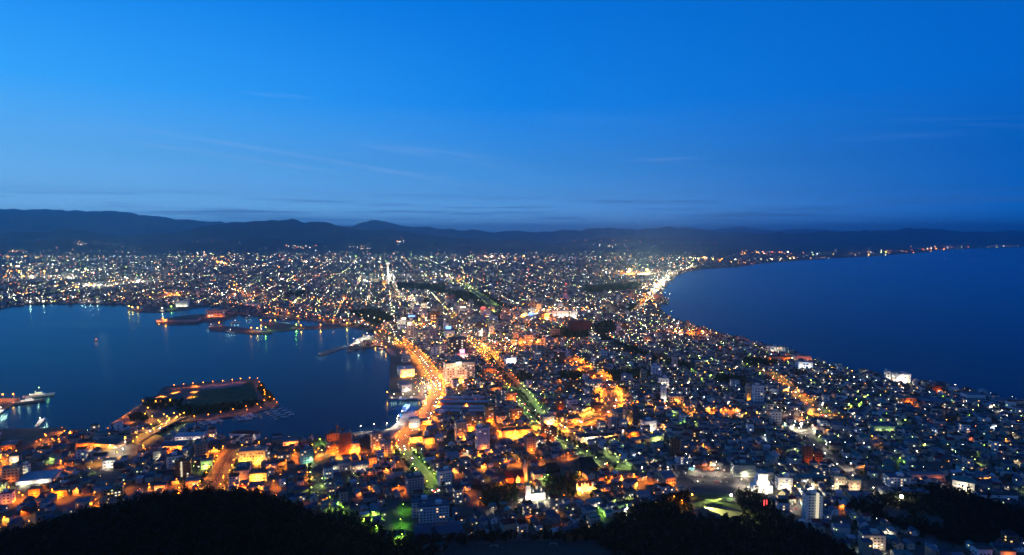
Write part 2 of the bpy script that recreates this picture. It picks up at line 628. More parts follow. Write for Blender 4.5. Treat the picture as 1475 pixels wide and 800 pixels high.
# order: far left, far right, right coast towards the camera, round the camera, bay shore from near to far
m, t, b = new_mat('town_ground')
b.inputs['Roughness'].default_value = 0.9
g = nn(t, 'ShaderNodeNewGeometry')
n1 = nn(t, 'ShaderNodeTexNoise')
n1.inputs['Scale'].default_value = 0.02
n1.inputs['Detail'].default_value = 6.0
t.links.new(g.outputs['Position'], n1.inputs['Vector'])
c1 = ramp(t, n1.outputs['Fac'], [(0.3, (0.035, 0.035, 0.036, 1)), (0.5, (0.075, 0.072, 0.068, 1)), (0.62, (0.04, 0.05, 0.03, 1)), (0.72, (0.10, 0.095, 0.085, 1))])
n2 = nn(t, 'ShaderNodeTexNoise')
n2.inputs['Scale'].default_value = 0.0016
n2.inputs['Detail'].default_value = 5.0
t.links.new(g.outputs['Position'], n2.inputs['Vector'])
c2 = ramp(t, n2.outputs['Fac'], [(0.35, (0.012, 0.022, 0.012, 1)), (0.5, (0.03, 0.05, 0.02, 1)), (0.65, (0.05, 0.06, 0.035, 1))])
s = nn(t, 'ShaderNodeSeparateXYZ')
t.links.new(g.outputs['Position'], s.inputs[0])
far = math_node(t, 'MULTIPLY', math_node(t, 'SUBTRACT', s.outputs[1], 7500.0), 1 / 2500.0, clamp=True)
t.links.new(mix(t, far, c1, c2), b.inputs['Base Color'])
M_GROUND = m
structure('ground', prism_mesh('ground', land, -3.0, GZ, [M_GROUND, M_CONC], 0, 1))
LAND = land


def isl(px_poly, name, mats, z1=GZ, z0=-3.0, kind='structure'):
    return props(put(name, prism_mesh(name, W(px_poly, z1), z0, z1, mats, 0, min(1, len(mats) - 1))), kind=kind)


# harbour arms
ARMS = {'wharf': [
    [(184, 446), (200, 444), (245, 441.5), (272, 439), (305, 438.5), (303, 441), (258, 447), (235, 450), (200, 449.5)],
    [(224, 464), (233, 460.5), (250, 456.5), (290, 452.5), (303, 452), (342, 455), (333, 459), (298, 463), (262, 467), (240, 466.5)],
    [(300, 472), (315, 469), (335, 471), (352, 472), (370, 476), (390, 477), (394, 480), (365, 481.5), (345, 479), (320, 476.5), (303, 476)],
    [(374, 463), (390, 463.5), (420, 467), (440, 470), (476, 468), (492, 471), (470, 473.5), (440, 473), (405, 476.5), (385, 475)],
    [(-90, 575), (0, 574), (29, 573.5), (27, 577), (7, 589), (2, 592), (-90, 605)]]}
for pl in ARMS['wharf']:
    isl(pl, 'wharf', [M_PAVE, M_CONC])
isl([(458, 508.5), (463, 512.5), (499.5, 499.5), (496, 497.5)], 'breakwater', [M_CONC], 2.2)

ISLAND = [(157.6, 611.6), (224, 570), (235, 557.5), (250.6, 555.6), (311, 549), (371, 546), (374, 549), (398.6, 577.5), (402, 583), (380, 589), (340, 599),
          (302, 603), (264, 606), (226, 610), (197, 612)]
isl(ISLAND, 'island', [M_PAVE, M_CONC])
isl([(262, 585), (271, 575), (290, 561.5), (321, 559.5), (349, 556), (356, 549.5), (364, 548.5), (372, 577), (321, 582), (283, 587)], 'island_lawn_ground', [M_LAWN], GZ + .06, GZ - .1)
isl([(290, 560.5), (287, 555.5), (321, 550), (355, 549), (348, 555), (321, 558.5)], 'court_pavement', [surf('court', (0.20, 0.19, 0.20), .9, .1)], GZ + .1, GZ - .1)
isl([(224, 576), (239, 558.5), (283, 555.5), (286, 560), (270, 574), (258, 576)], 'plaza_pavement', [M_PAVE], GZ + .08, GZ - .1)

# ------------------------------------------------------------------ roads
ROADS = {
    'harbour road': ([(575, 492), (590, 502), (600, 511), (612, 525), (625, 545), (630, 555), (631, 563), (627, 575), (621, 588), (613, 605), (603, 617), (588, 628), (574, 637), (580, 648)], 24, 'o'),
    'slope avenue': ([(580, 648), (588, 659), (598, 670), (616, 691), (628, 708)], 17, 'g'),
    'green avenue': ([(678, 490), (700, 509), (712, 525), (722, 536), (729, 546), (746, 565.5), (757, 578), (765, 590), (772.5, 602), (783, 611.5), (804, 628), (828.5, 641), (850, 652), (868, 662.5), (892, 677)], 30, 'g'),
    'orange avenue': ([(819, 517), (834, 527), (847, 533), (858, 540), (869, 546), (876, 562), (884, 576), (878, 590), (855, 601), (829, 609), (804, 617), (770, 622), (740, 626), (715, 622)], 36, 'o'),
    'tram road': ([(1098, 534), (1120, 548), (1144, 566), (1160, 578), (1178, 590), (1188, 600)], 16, 'y'),
    'hillside tram road': ([(1140, 596), (1152, 612), (1172, 642), (1200, 664), (1220, 680), (1252, 703), (1275, 716)], 18, 'w'),
    'crossing road': ([(1060, 596), (1098, 600), (1140, 602), (1188, 603), (1216, 607)], 12, 'o'),
    'market street': ([(915, 586), (940, 590), (960, 584), (985, 592), (1030, 596), (1060, 596)], 14, 'o'),
    'island road': ([(150, 669), (175, 651), (195, 638)], 12, 'y'),
    'shed street': ([(302, 708), (318, 681), (328, 662), (337, 648)], 26, 'o'),
    'stone street': ([(456, 712), (456, 668), (456, 639)], 12, 'g'),
    'quay street': ([(395, 664), (440, 657), (500, 656), (545, 655), (575, 640)], 14, 'o'),
    'foot street': ([(-20, 712), (60, 707), (120, 722), (185, 706), (240, 703), (310, 699), (380, 692)], 10, 'o'),
    'wharf road': ([(20, 655), (45, 646), (70, 634), (92, 618)], 9, 'o'),
    'lower street': ([(-10, 690), (10, 672), (20, 655)], 9, 'o'),
    'warehouse street': ([(668, 590), (690, 600), (718, 612), (750, 628)], 10, 'o'),
    'coast road': ([(918, 448), (924, 440), (932, 431), (940, 424), (946, 417), (951, 410), (958, 403), (968, 396), (978, 390), (1005, 384)], 26, 'y'),
    'tower road': ([(572, 425), (568, 412), (563, 400), (560, 388)], 26, 'w'),
    'plain road': ([(335, 388), (318, 378), (300, 371), (280, 363)], 40, 'y'),
    'park avenue': ([(722, 451), (705, 438), (690, 426), (660, 405)], 40, 'g'),
    'station road': ([(711, 521), (695, 505), (680, 494), (666, 484)], 20, 'y'),
    'bay road': ([(400, 447), (440, 442), (500, 440), (560, 437), (620, 430)], 18, 'y'),
}
ROADW = {}
for i, (nm, (pl, wd, lc)) in enumerate(ROADS.items()):
    ln = smooth_line(W(pl))
    ROADW[nm] = (ln, wd, lc)
    zz = GZ + 0.05 + 0.012 * i
    structure('road', ribbon_mesh('road', ln, wd, zz, M_ASPH))
    if wd > 15 and at(*pl[-1])[1] < 2500:
        structure('kerb', ribbon_mesh('kerb', [(x - .5, y) for x, y in ln], wd + 5, zz - 0.03, M_PAVE))
        # dashed centre markings
        dash = MB()
        for k, (x, y, dx, dy) in enumerate(resample(ln, 10.0)):
            nx, ny = -dy * .12, dx * .12
            dash.add([(x + nx, y + ny, zz + .01), (x - nx, y - ny, zz + .01), (x - nx + dx * 5, y - ny + dy * 5, zz + .01), (x + nx + dx * 5, y + ny + dy * 5, zz + .01)], [(0, 1, 2, 3)])
        structure('road_markings', dash.mesh('road_markings', M_LINE))
isl([(1000, 683), (1010, 675), (1062, 676), (1092, 697), (1085, 705), (968, 705), (978, 690)], 'car_park_pavement', [M_ASPH], GZ + .09, GZ - .1)
isl([(1128, 727), (1152, 721), (1158, 745), (1150, 745), (1128, 736)], 'car_park_pavement', [M_ASPH], GZ + .09, GZ - .1)
isl([(640, 800), (650, 787), (740, 780), (860, 781), (885, 800), (880, 815), (640, 815)], 'playing_field_ground', [surf('field_soil', (0.05, 0.045, 0.04), .95, .2)], GZ + .09, GZ - .1)
isl([(592, 720), (575, 724), (562, 742), (570, 770), (596, 772)], 'school_yard_ground', [M_LAWN], GZ + .06, GZ - .1)
isl([(562, 726), (572, 724), (577, 745), (566, 748)], 'school_drive_pavement', [M_ASPH], GZ + .1, GZ - .1)
isl([(570, 515), (600, 518), (612, 555), (612, 566), (596, 566), (598, 540)], 'market_car_park_pavement', [M_ASPH], GZ + .045, GZ - .1)
isl([(507, 626), (533, 622), (551, 621), (562, 617.5), (572, 609), (580, 597), (592, 594), (601, 594), (590, 607), (578, 622), (570, 632), (550, 628), (520, 630)], 'quay_pavement', [M_CONC], GZ + .04, GZ - .1)
isl([(526, 497), (545, 487), (552, 497), (566, 505), (572, 514), (562, 512), (552, 499)], 'ferry_yard_pavement', [M_CONC], GZ + .04, GZ - .1)
LAWN_PX = [(994, 713), (1052, 712), (1064, 731), (1002, 731)]
isl(LAWN_PX, 'park_lawn_ground', [M_LAWN], GZ + .06, GZ - .1)

# ------------------------------------------------------------------ mountains
M_HILL = surf('mountain_forest', (0.030, 0.045, 0.030), 0.95, 0.55, 0.0012)


def vnoise(x, y, seed, octaves=4):
    """cheap value noise on arrays"""
    out = np.zeros_like(x, dtype=float)
    amp, tot = 1.0, 0.0
    for o in range(octaves):
        xi, yi = np.floor(x).astype(int), np.floor(y).astype(int)
        fx, fy = x - xi, y - yi
        fx, fy = fx * fx * (3 - 2 * fx), fy * fy * (3 - 2 * fy)

        def h(a, b):
            n = (a * 374761393 + b * 668265263 + seed * 1442695041 + o * 97531) & 0xffffffff
            n = ((n ^ (n >> 13)) * 1274126177) & 0xffffffff
            return ((n ^ (n >> 16)) & 0xffff) / 65535.0
        v = (h(xi, yi) * (1 - fx) + h(xi + 1, yi) * fx) * (1 - fy) + (h(xi, yi + 1) * (1 - fx) + h(xi + 1, yi + 1) * fx) * fy
        out += amp * (v - 0.5)
        tot += amp
        x, y, amp = x * 2.03 + 17.1, y * 2.03 - 9.7, amp * 0.5
    return out / tot


RIDGES = {}


def ridge(name, sky, dist, depth, foot_px=None, seed=1):
    xs = np.arange(-340, 1820, 2.5)
    sy = np.interp(xs, [p[0] for p in sky], [p[1] for p in sky])
    sy = sy + vnoise(xs / 17.0, xs * 0 + 3.3, seed + 5, 5) * 5.6 + vnoise(xs / 6.0, xs * 0 + 8.1, seed + 9, 3) * 1.3
    D = np.interp(xs, [p[0] for p in dist], [p[1] for p in dist])
    prof = [(-1.0, 0.0), (-0.9, 0.04), (-0.8, 0.09), (-0.7, 0.16), (-0.62, 0.22), (-0.55, 0.30), (-0.48, 0.38), (-0.42, 0.46), (-0.36, 0.54), (-0.3, 0.62), (-0.25, 0.69), (-0.2, 0.76), (-0.15, 0.83), (-0.1, 0.90), (-0.05, 0.96), (0.0, 1.0), (0.2, 0.8), (0.5, 0.4), (1.0, 0.0)]
    KC = 15
    V = np.zeros((len(prof), len(xs), 3))
    for j, (x, y0, d) in enumerate(zip(xs, sy, D)):
        _, _, hz = at_dist(x, y0, d)
        hz = max(hz, 8.0)
        for k, (u, hh) in enumerate(prof):
            dd = d + u * depth
            V[k, j] = (ray(x, y0)[0] / ray(x, y0)[1] * dd, dd, hz * hh)
    for k in range(1, len(prof) - 1):
        if k == KC:
            continue
        w = vnoise(V[k, :, 0] / 800.0, V[k, :, 1] / 1300.0, seed, 5)
        V[k, :, 2] *= 1 + 1.5 * w * min(1, (1 - prof[k][1]) * 2.0) * (1 if k < KC else 0.2)
    V[0, :, 2] = V[-1, :, 2] = -1.0
    RIDGES[name] = V.copy()
    n, mm = len(prof), len(xs)
    idx = np.arange(n * mm).reshape(n, mm)
    f = np.stack([idx[:-1, :-1], idx[:-1, 1:], idx[1:, 1:], idx[1:, :-1]], -1).reshape(-1, 4)
    structure(name, mesh_from(name, V.reshape(-1, 3).tolist(), f.tolist(), [M_HILL], smooth=True))


ridge('far_mountains', [(-400, 336), (960, 334), (980, 328), (1000, 328), (1012, 331), (1030, 331.5), (1050, 327), (1065, 326), (1085, 329), (1100, 331), (1120, 333),
                        (1140, 331), (1165, 330.5), (1180, 329), (1195, 332), (1240, 334), (1900, 336)], [(-400, 42000), (1900, 46000)], 5000, seed=3)
ridge('distant_mountains', [(-400, 300), (0, 301), (60, 302), (110, 303), (125, 305), (150, 303), (165, 304), (200, 308), (225, 311), (250, 315), (300, 319), (340, 321),
                            (400, 324), (480, 327), (507, 327), (525, 319), (540, 316.5), (556, 318), (575, 324), (600, 327.5), (622, 327), (632, 330), (645, 329),
                            (670, 332), (685, 331.5), (710, 334), (725, 333), (760, 334), (765, 333), (775, 334.5), (797, 331.5), (830, 332), (850, 330), (873, 328.5),
                            (895, 330.5), (930, 329.5), (950, 330.5), (963, 326.5), (975, 329), (990, 328), (1005, 331), (1030, 334), (1100, 335), (1300, 336), (1900, 336)],
      [(-400, 19000), (300, 21000), (740, 26000), (1900, 36000)], 5500, seed=11)
ridge('near_mountains', [(-400, 336), (0, 335), (60, 334), (95, 329), (115, 331), (180, 341), (250, 335), (300, 325), (340, 321), (360, 319), (395, 317), (420, 316),
                         (440, 320), (460, 319.5), (475, 322), (495, 327), (520, 331), (560, 330), (600, 336), (650, 342), (700, 345), (760, 347), (800, 349), (850, 345),
                         (900, 340), (950, 342), (1000, 343), (1030, 341), (1060, 338.5), (1080, 337), (1110, 335.5), (1140, 337), (1170, 335), (1200, 334), (1240, 333),
                         (1246, 331.5), (1252, 333.5), (1280, 331.5), (1310, 329.5), (1345, 331), (1370, 333), (1400, 334), (1450, 332.5), (1475, 332.5), (1900, 330)],
      [(-400, 13000), (300, 14000), (740, 16500), (1000, 21000), (1475, 27000), (1900, 30000)], 4200, seed=23)

ridge('foothills', [(-400, 352), (0, 351), (60, 346), (100, 344), (150, 350), (220, 354), (280, 350), (330, 346), (370, 341), (420, 345), (470, 350), (520, 345), (560, 343), (600, 347), (660, 353),
                    (720, 356), (800, 358), (880, 356), (930, 353), (1000, 352), (1060, 349), (1120, 350), (1200, 348), (1300, 346), (1400, 345), (1475, 343), (1900, 342)],
      [(-400, 10800), (300, 11400), (740, 13000), (1000, 17500), (1475, 24000), (1900, 27000)], 2600, seed=41)

# ------------------------------------------------------------------ the wooded spur below the lookout
SIL = [(-200, 810), (-40, 786), (0, 778), (40, 765), (80, 754), (110, 744), (140, 737), (180, 728), (210, 720), (250, 714), (300, 710), (340, 710), (370, 713), (400, 721),
       (430, 733), (450, 747), (480, 760), (520, 778), (560, 792), (600, 806), (640, 822), (760, 850), (1000, 870), (1700, 900)]
SILX, SILY = [p[0] for p in SIL], [p[1] for p in SIL]


def sil(px):
    return np.interp(px, SILX, SILY)


RC = 470.0
hx = np.arange(-560, 1500, 14.0)
hr = [150, 230, 300, 350, 390, 420, 445, 470, 490, 515, 545, 580, 620]
V = []
for r_ in hr:
    for px in hx:
        _, _, zc = at_dist(px, float(sil(px)), RC)
        zc = max(zc - 5.0, -6)
        d = ray(px, sil(px))
        if r_ <= RC:
            z = zc + (RC - r_) * 0.16 + vnoise(np.array([px / 60.0]), np.array([r_ / 50.0]), 5, 3)[0] * 6 * (r_ < RC)
        else:
            q = min(1, (r_ - RC) / 130.0)
            z = zc * (1 - q * q * (3 - 2 * q)) - 3 * q
        V.append((d[0] / d[1] * r_, r_, z))
n, mm = len(hr), len(hx)
idx = np.arange(n * mm).reshape(n, mm)
HILLF = np.stack([idx[:-1, :-1], idx[:-1, 1:], idx[1:, 1:], idx[1:, :-1]], -1).reshape(-1, 4)
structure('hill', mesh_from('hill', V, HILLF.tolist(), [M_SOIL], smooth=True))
HV = np.array(V).reshape(n, mm, 3)


def hill_z(x, y):
    y = np.asarray(y, float)
    # column from x/y, row from y
    px = CX + np.asarray(x) / y * (F * cp + 0) * 1.0
    # horizontal slope of column px depends little on its pitch row: solve by interpolation on the row
    cols = HV[:, :, 0] / HV[:, :, 1]
    out = np.zeros_like(y)
    for i, (xx, yy) in enumerate(zip(np.atleast_1d(x), np.atleast_1d(y))):
        k = int(np.clip(np.searchsorted(hr, yy) - 1, 0, n - 2))
        tt = (yy - hr[k]) / (hr[k + 1] - hr[k])
        s = xx / yy
        j = np.interp(s, cols[k], np.arange(mm))
        za = np.interp(j, np.arange(mm), HV[k, :, 2])
        zb = np.interp(j, np.arange(mm), HV[k + 1, :, 2])
        out[i] = za * (1 - tt) + zb * tt
    return out


# ------------------------------------------------------------------ forests (one mass each)
def bulk(name, v4, mats, fm=None, col=None, tris=None):
    """v4: (n,4,3) quads, tris: (m,3,3)"""
    v4 = np.asarray(v4, float).reshape(-1, 4, 3)
    nt = 0 if tris is None else len(tris)
    co = v4.reshape(-1, 3)
    if nt:
        co = np.vstack([co, np.asarray(tris, float).reshape(-1, 3)])
    me = bpy.data.meshes.new(name)
    me.vertices.add(len(co))
    me.vertices.foreach_set('co', co.ravel())
    tot = np.concatenate([np.full(len(v4), 4), np.full(nt, 3)]).astype(np.int32)
    me.loops.add(int(tot.sum()))
    me.loops.foreach_set('vertex_index', np.arange(int(tot.sum()), dtype=np.int32))
    me.polygons.add(len(tot))
    me.polygons.foreach_set('loop_start', np.concatenate([[0], np.cumsum(tot)[:-1]]).astype(np.int32))
    me.polygons.foreach_set('loop_total', tot)
    for mt in mats:
        me.materials.append(mt)
    if fm is not None:
        me.polygons.foreach_set('material_index', np.asarray(fm, np.int32))
    if col is not None:
        a = me.attributes.new('Col', 'FLOAT_COLOR', 'FACE')
        c = np.ones((len(tot), 4), np.float32)
        c[:, :3] = col
        a.data.foreach_set('color', c.ravel())
    me.update(calc_edges=True)
    return me


def leaf_quads(cx, cy, cz, rx, rz, nleaf, size, lumps=True):
    """leaf clumps spread through uneven crowns; returns (n*nleaf,4,3)"""
    n = len(cx)
    u = rng.normal(size=(n, nleaf, 3))
    u /= np.linalg.norm(u, axis=2, keepdims=True)
    rr = rng.uniform(0.35, 1.0, (n, nleaf, 1)) ** 0.5
    p = u * rr
    if lumps:   # a few side lobes per crown
        lob = rng.normal(size=(n, 5, 3))
        lob /= np.linalg.norm(lob, axis=2, keepdims=True)
        pick = rng.integers(0, 5, (n, nleaf))
        p = 0.62 * p + 0.5 * np.take_along_axis(lob, pick[:, :, None].repeat(3, 2), 1)
    p[:, :, 0] *= rx[:, None]
    p[:, :, 1] *= rx[:, None]
    p[:, :, 2] *= rz[:, None]
    p += np.stack([cx, cy, cz], -1)[:, None, :]
    a = rng.normal(size=(n, nleaf, 3))
    a /= np.linalg.norm(a, axis=2, keepdims=True)
    b_ = np.cross(a, rng.normal(size=(n, nleaf, 3)))
    b_ /= np.linalg.norm(b_, axis=2, keepdims=True) + 1e-9
    s_ = (size * rng.uniform(0.6, 1.3, (n, nleaf, 1))) if np.isscalar(size) else size[:, None, None] * rng.uniform(0.6, 1.3, (n, nleaf, 1))
    a, b_ = a * s_ / 2, b_ * s_ / 2
    return np.stack([p - a - b_, p + a - b_, p + a + b_, p - a + b_], 2).reshape(-1, 4, 3)


def px_ok(x, y, z, ymax=812, margin=20):
    px, py = proj(x, y, z)
    return (px > -margin) & (px < 1475 + margin) & (py < ymax)


# wooded spur
gx, gy = np.meshgrid(np.arange(-520, 120, 6.2), np.arange(300, 560, 6.2))
gx = (gx + rng.uniform(-2.4, 2.4, gx.shape)).ravel()
gy = (gy + rng.uniform(-2.4, 2.4, gy.shape)).ravel()
gz = hill_z(gx, gy)
px, py = proj(gx, gy, gz)
k = (gz > 3) & (px > -40) & (px < 720) & (py < 840) & (py > sil(px) - 6)
gx, gy, gz = gx[k], gy[k], gz[k]
rz_ = rng.uniform(3.0, 5.6, len(gx)) * np.where(rng.random(len(gx)) < .10, 1.55, 1.0)
rx_ = rng.uniform(2.6, 4.4, len(gx))
q = leaf_quads(gx, gy, gz + rz_ * 0.9, rx_, rz_, 110, 1.0)
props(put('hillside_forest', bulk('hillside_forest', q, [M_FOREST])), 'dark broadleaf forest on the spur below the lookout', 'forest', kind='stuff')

# forest on the flat below the lookout, right of the playing field, and the park wood further right
FOREST = [[(640, 776), (700, 770), (760, 775), (830, 768), (880, 757), (900, 742), (930, 727), (975, 714), (992, 711), (996, 748), (1072, 748), (1058, 711), (1085, 712), (1098, 716), (1122, 740),
           (1150, 757), (1185, 772), (1225, 795), (1250, 815), (890, 815), (880, 800), (858, 781), (740, 779), (650, 786)],
          [(455, 745), (500, 740), (520, 752), (560, 770), (600, 778), (640, 776), (645, 790), (600, 815), (520, 780)],
          [(1218, 735), (1225, 722), (1280, 713), (1300, 706), (1340, 703), (1372, 707), (1400, 715), (1440, 728), (1475, 740), (1500, 760), (1500, 786), (1440, 783), (1380, 786), (1330, 775), (1300, 762), (1270, 752)]]
allq = []
for poly in FOREST:
    wp = W(poly)
    xs_, ys_ = [p[0] for p in wp], [p[1] for p in wp]
    gx, gy = np.meshgrid(np.arange(min(xs_), max(xs_), 6.0), np.arange(max(575, min(ys_)), max(ys_), 6.0))
    gx = (gx + rng.uniform(-2.4, 2.4, gx.shape)).ravel()
    gy = (gy + rng.uniform(-2.4, 2.4, gy.shape)).ravel()
    k = inpoly(gx, gy, wp)
    for c in [(1340, 749), (1290, 742)]:
        k &= np.hypot(gx - at(*c)[0], gy - at(*c)[1]) > 16
    gx, gy = gx[k], gy[k]
    rz_ = rng.uniform(2.8, 5.6, len(gx)) * np.where(rng.random(len(gx)) < .10, 1.55, 1.0)
    rx_ = rng.uniform(2.6, 4.4, len(gx))
    allq.append(leaf_quads(gx, gy, GZ + rz_ * 0.95, rx_, rz_, 100, 1.05))
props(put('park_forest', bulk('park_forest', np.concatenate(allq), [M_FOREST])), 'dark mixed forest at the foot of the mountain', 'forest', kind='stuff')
FORESTW = [W(p) for p in FOREST]

# ------------------------------------------------------------------ haze
hz = MB().box(-62000, 62000, -3500, 72000, -6.0, 1250.0).mesh('haze', bpy.data.materials.new('haze_air'))
hm = hz.materials[0]
hm.use_nodes = True
ht = hm.node_tree
ht.nodes.remove(ht.nodes['Principled BSDF'])
pv = nn(ht, 'ShaderNodeVolumePrincipled')
pv.inputs['Color'].default_value = (0.34, 0.74, 1.0, 1)
pv.inputs['Density'].default_value = 4.8e-5
pv.inputs['Anisotropy'].default_value = 0.72
ht.links.new(pv.outputs[0], ht.nodes['Material Output'].inputs['Volume'])
props(put('haze', hz), kind='stuff')

# ================================================================== BUILDINGS
# ------------------------------------------------------------------ unit meshes (base at z = 0, footprint 1 x 1, height 1)
BOX = MB().box(-.5, .5, -.5, .5, 0, 1).mesh('box', M_WALL)
RBOX = MB().box(-.5, .5, -.5, .5, 0, 1).mesh('roof_box', M_ROOF)
WIN = {k: MB().box(-.5, .5, -.5, .5, -.5, .5).mesh('window_' + k, mt) for k, mt in (('warm', M_LITW), ('pale', M_LITC), ('green', M_LITG), ('dark', M_GLASS))}


def gable_wall(rise):
    return MB().box(-.5, .5, -.5, .5, 0, 1).add([(-.5, -.5, 1), (-.5, .5, 1), (-.5, 0, 1 + rise), (.5, -.5, 1), (.5, .5, 1), (.5, 0, 1 + rise)], [(0, 2, 1), (3, 4, 5)]).mesh('gable_wall', M_WALL)


def gable_roof(rise, o=0.07, t=0.05):
    b = MB()
    k = rise / .5
    for s in (-1, 1):
        y0, z0 = s * (.5 + o), 1 - o * k
        v = [(-.5 - o, y0, z0), (.5 + o, y0, z0), (.5 + o, 0, 1 + rise), (-.5 - o, 0, 1 + rise)]
        w = [(x, y, z + t) for x, y, z in v]
        b.add(v + w, [(3, 2, 1, 0), (4, 5, 6, 7), (0, 1, 5, 4), (1, 2, 6, 5), (2, 3, 7, 6), (3, 0, 4, 7)] if s < 0 else
              [(0, 1, 2, 3), (7, 6, 5, 4), (4, 5, 1, 0), (5, 6, 2, 1), (6, 7, 3, 2), (7, 4, 0, 3)])
    return b.mesh('gable_roof', M_ROOF)


def hip_roof(rise, o=0.07):
    a = .5 + o
    z = 0.98
    return MB().add([(-a, -a, z), (a, -a, z), (a, a, z), (-a, a, z), (-.2, 0, 1 + rise), (.2, 0, 1 + rise)],
                    [(3, 2, 1, 0), (0, 1, 5, 4), (1, 2, 5), (2, 3, 4, 5), (3, 0, 4)]).mesh('hip_roof', M_ROOF)


GW, GR, HR = gable_wall(.34), gable_roof(.34), hip_roof(.36)
LGW, LGR = gable_wall(.30), gable_roof(.30, .02, .03)
FLATR = MB().box(-.52, .52, -.52, .52, .97, 1.0).box(-.52, .52, -.52, -.48, 1.0, 1.05).box(-.52, .52, .48, .52, 1.0, 1.05).box(-.52, -.48, -.48, .48, 1.0, 1.05).box(.48, .52, -.48, .48, 1.0, 1.05).mesh('flat_roof', M_ROOF)

WC = {'white': (.66, .67, .68), 'cream': (.58, .50, .38), 'tan': (.42, .33, .24), 'brown': (.17, .10, .07), 'brick': (.25, .10, .06), 'grey': (.36, .36, .38),
      'dark': (.10, .09, .10), 'pink': (.55, .40, .36), 'orange': (.50, .28, .13), 'blue': (.10, .28, .40), 'maroon': (.16, .05, .05), 'green': (.40, .46, .40)}
RC_ = {'navy': (.045, .065, .11), 'charcoal': (.05, .05, .055), 'maroon': (.14, .028, .035), 'teal': (.05, .17, .17), 'brown': (.09, .05, .035), 'slate': (.13, .15, .19), 'pale': (.34, .37, .42)}


def lit_pick(p):
    if random.random() > p:
        return 'dark'
    return random.choices(('warm', 'pale', 'green'), (0.5, 0.38, 0.12))[0]


def zone_rz(x, y):
    if y > 2000:
        return R(12)
    if x > 230:
        return R(-3)
    return R(21) if x > -330 else R(17)


FOOT = []      # footprints of hand placed things (x, y, radius): no house or tree lands on them


def face_windows(root, Wd, D, H, p, dist, cam_local, max_parts=100, floor=3.3, base=1.2, tall=1.35, wide=None):
    """one pane at a time, on the faces turned to the lookout; past max_parts the rest is one mass"""
    step = max(3.6, 2.6 * dist / 625)
    fl = max(floor, 2.4 * dist / 625)
    ww = wide or step * 0.55
    hh = max(tall, fl * 0.42)
    cand = []
    nx, nzz = max(1, int((Wd - 1) / step)), max(1, int((H - base) / fl))
    for iz in range(nzz):
        z = base + fl * (iz + .5)
        if z + hh / 2 > H:
            continue
        for ix in range(nx):
            cand.append(((ix - (nx - 1) / 2) * step, -D / 2, z, 0))
        side = 1 if cam_local[0] > Wd / 2 else (-1 if cam_local[0] < -Wd / 2 else 0)
        if side:
            ny = max(1, int((D - 1) / step))
            for iy in range(ny):
                cand.append((side * Wd / 2, (iy - (ny - 1) / 2) * step, z, 1))
    cand = [(c, lit_pick(p)) for c in cand]
    cand.sort(key=lambda q: q[1] == 'dark')
    rest = MB()
    mats = [M_LITW, M_LITC, M_LITG, M_GLASS]
    for i, ((x, y, z, s), k) in enumerate(cand):
        sx_, sy_ = (0.12, ww) if s else (ww, 0.12)
        if i < max_parts:
            put('window', WIN[k], root, (x, y, z), (sx_, sy_, hh))
        else:
            rest.box(x - sx_ / 2, x + sx_ / 2, y - sy_ / 2, y + sy_ / 2, z - hh / 2, z + hh / 2, ('warm', 'pale', 'green', 'dark').index(k))
    if rest.v:
        props(put('window_rows', rest.mesh('window_rows', mats), root), kind='stuff')


def fit_block(x0, x1, yt, yb, rz=None, ratio=.6, D=None):
    """ground point, width, depth, height of a block that shows between these columns and rows"""
    xc = (x0 + x1) / 2
    gx, gy = at(xc, yb)
    d = math.hypot(gx, gy)
    a = zone_rz(gx, gy) if rz is None else rz
    Wd = (x1 - x0) / F * d * 0.9
    for _ in range(4):
        Dp = D or max(9.0, min(26.0, Wd * ratio))
        cx_, cy_ = gx + gx / d * Dp * .5, gy + gy / d * Dp * .5
        pts = [(cx_ + u * math.cos(a) - v * math.sin(a), cy_ + u * math.sin(a) + v * math.cos(a)) for u in (-Wd / 2, Wd / 2) for v in (-Dp / 2, Dp / 2)]
        pxs = [float(proj(p[0], p[1], GZ + 10)[0]) for p in pts]
        Wd = max(4.0, Wd * (1 + ((x1 - x0) / (max(pxs) - min(pxs)) - 1) * 1.0))
        gx += (xc - (max(pxs) + min(pxs)) / 2) / F * d
    dy = math.hypot(cx_, cy_) + Dp * .35
    dr = ray(xc, yt)
    H = CAMH + dr[2] / math.hypot(dr[0], dr[1]) * dy - GZ
    return cx_, cy_, a, Wd, Dp, max(4.0, H)


ITEMS = []     # what name_all labels at the end
GLOW = []      # floodlights: (x, y, z, colour key, power)

KIND_CAT = {'a': ('apartment_building', 'apartment building'), 'o': ('office_building', 'office building'), 'h': ('hotel_building', 'hotel'), 'w': ('warehouse', 'warehouse'),
            's': ('school_building', 'school'), 'm': ('shop_building', 'shop'), 'l': ('hall_building', 'hall')}


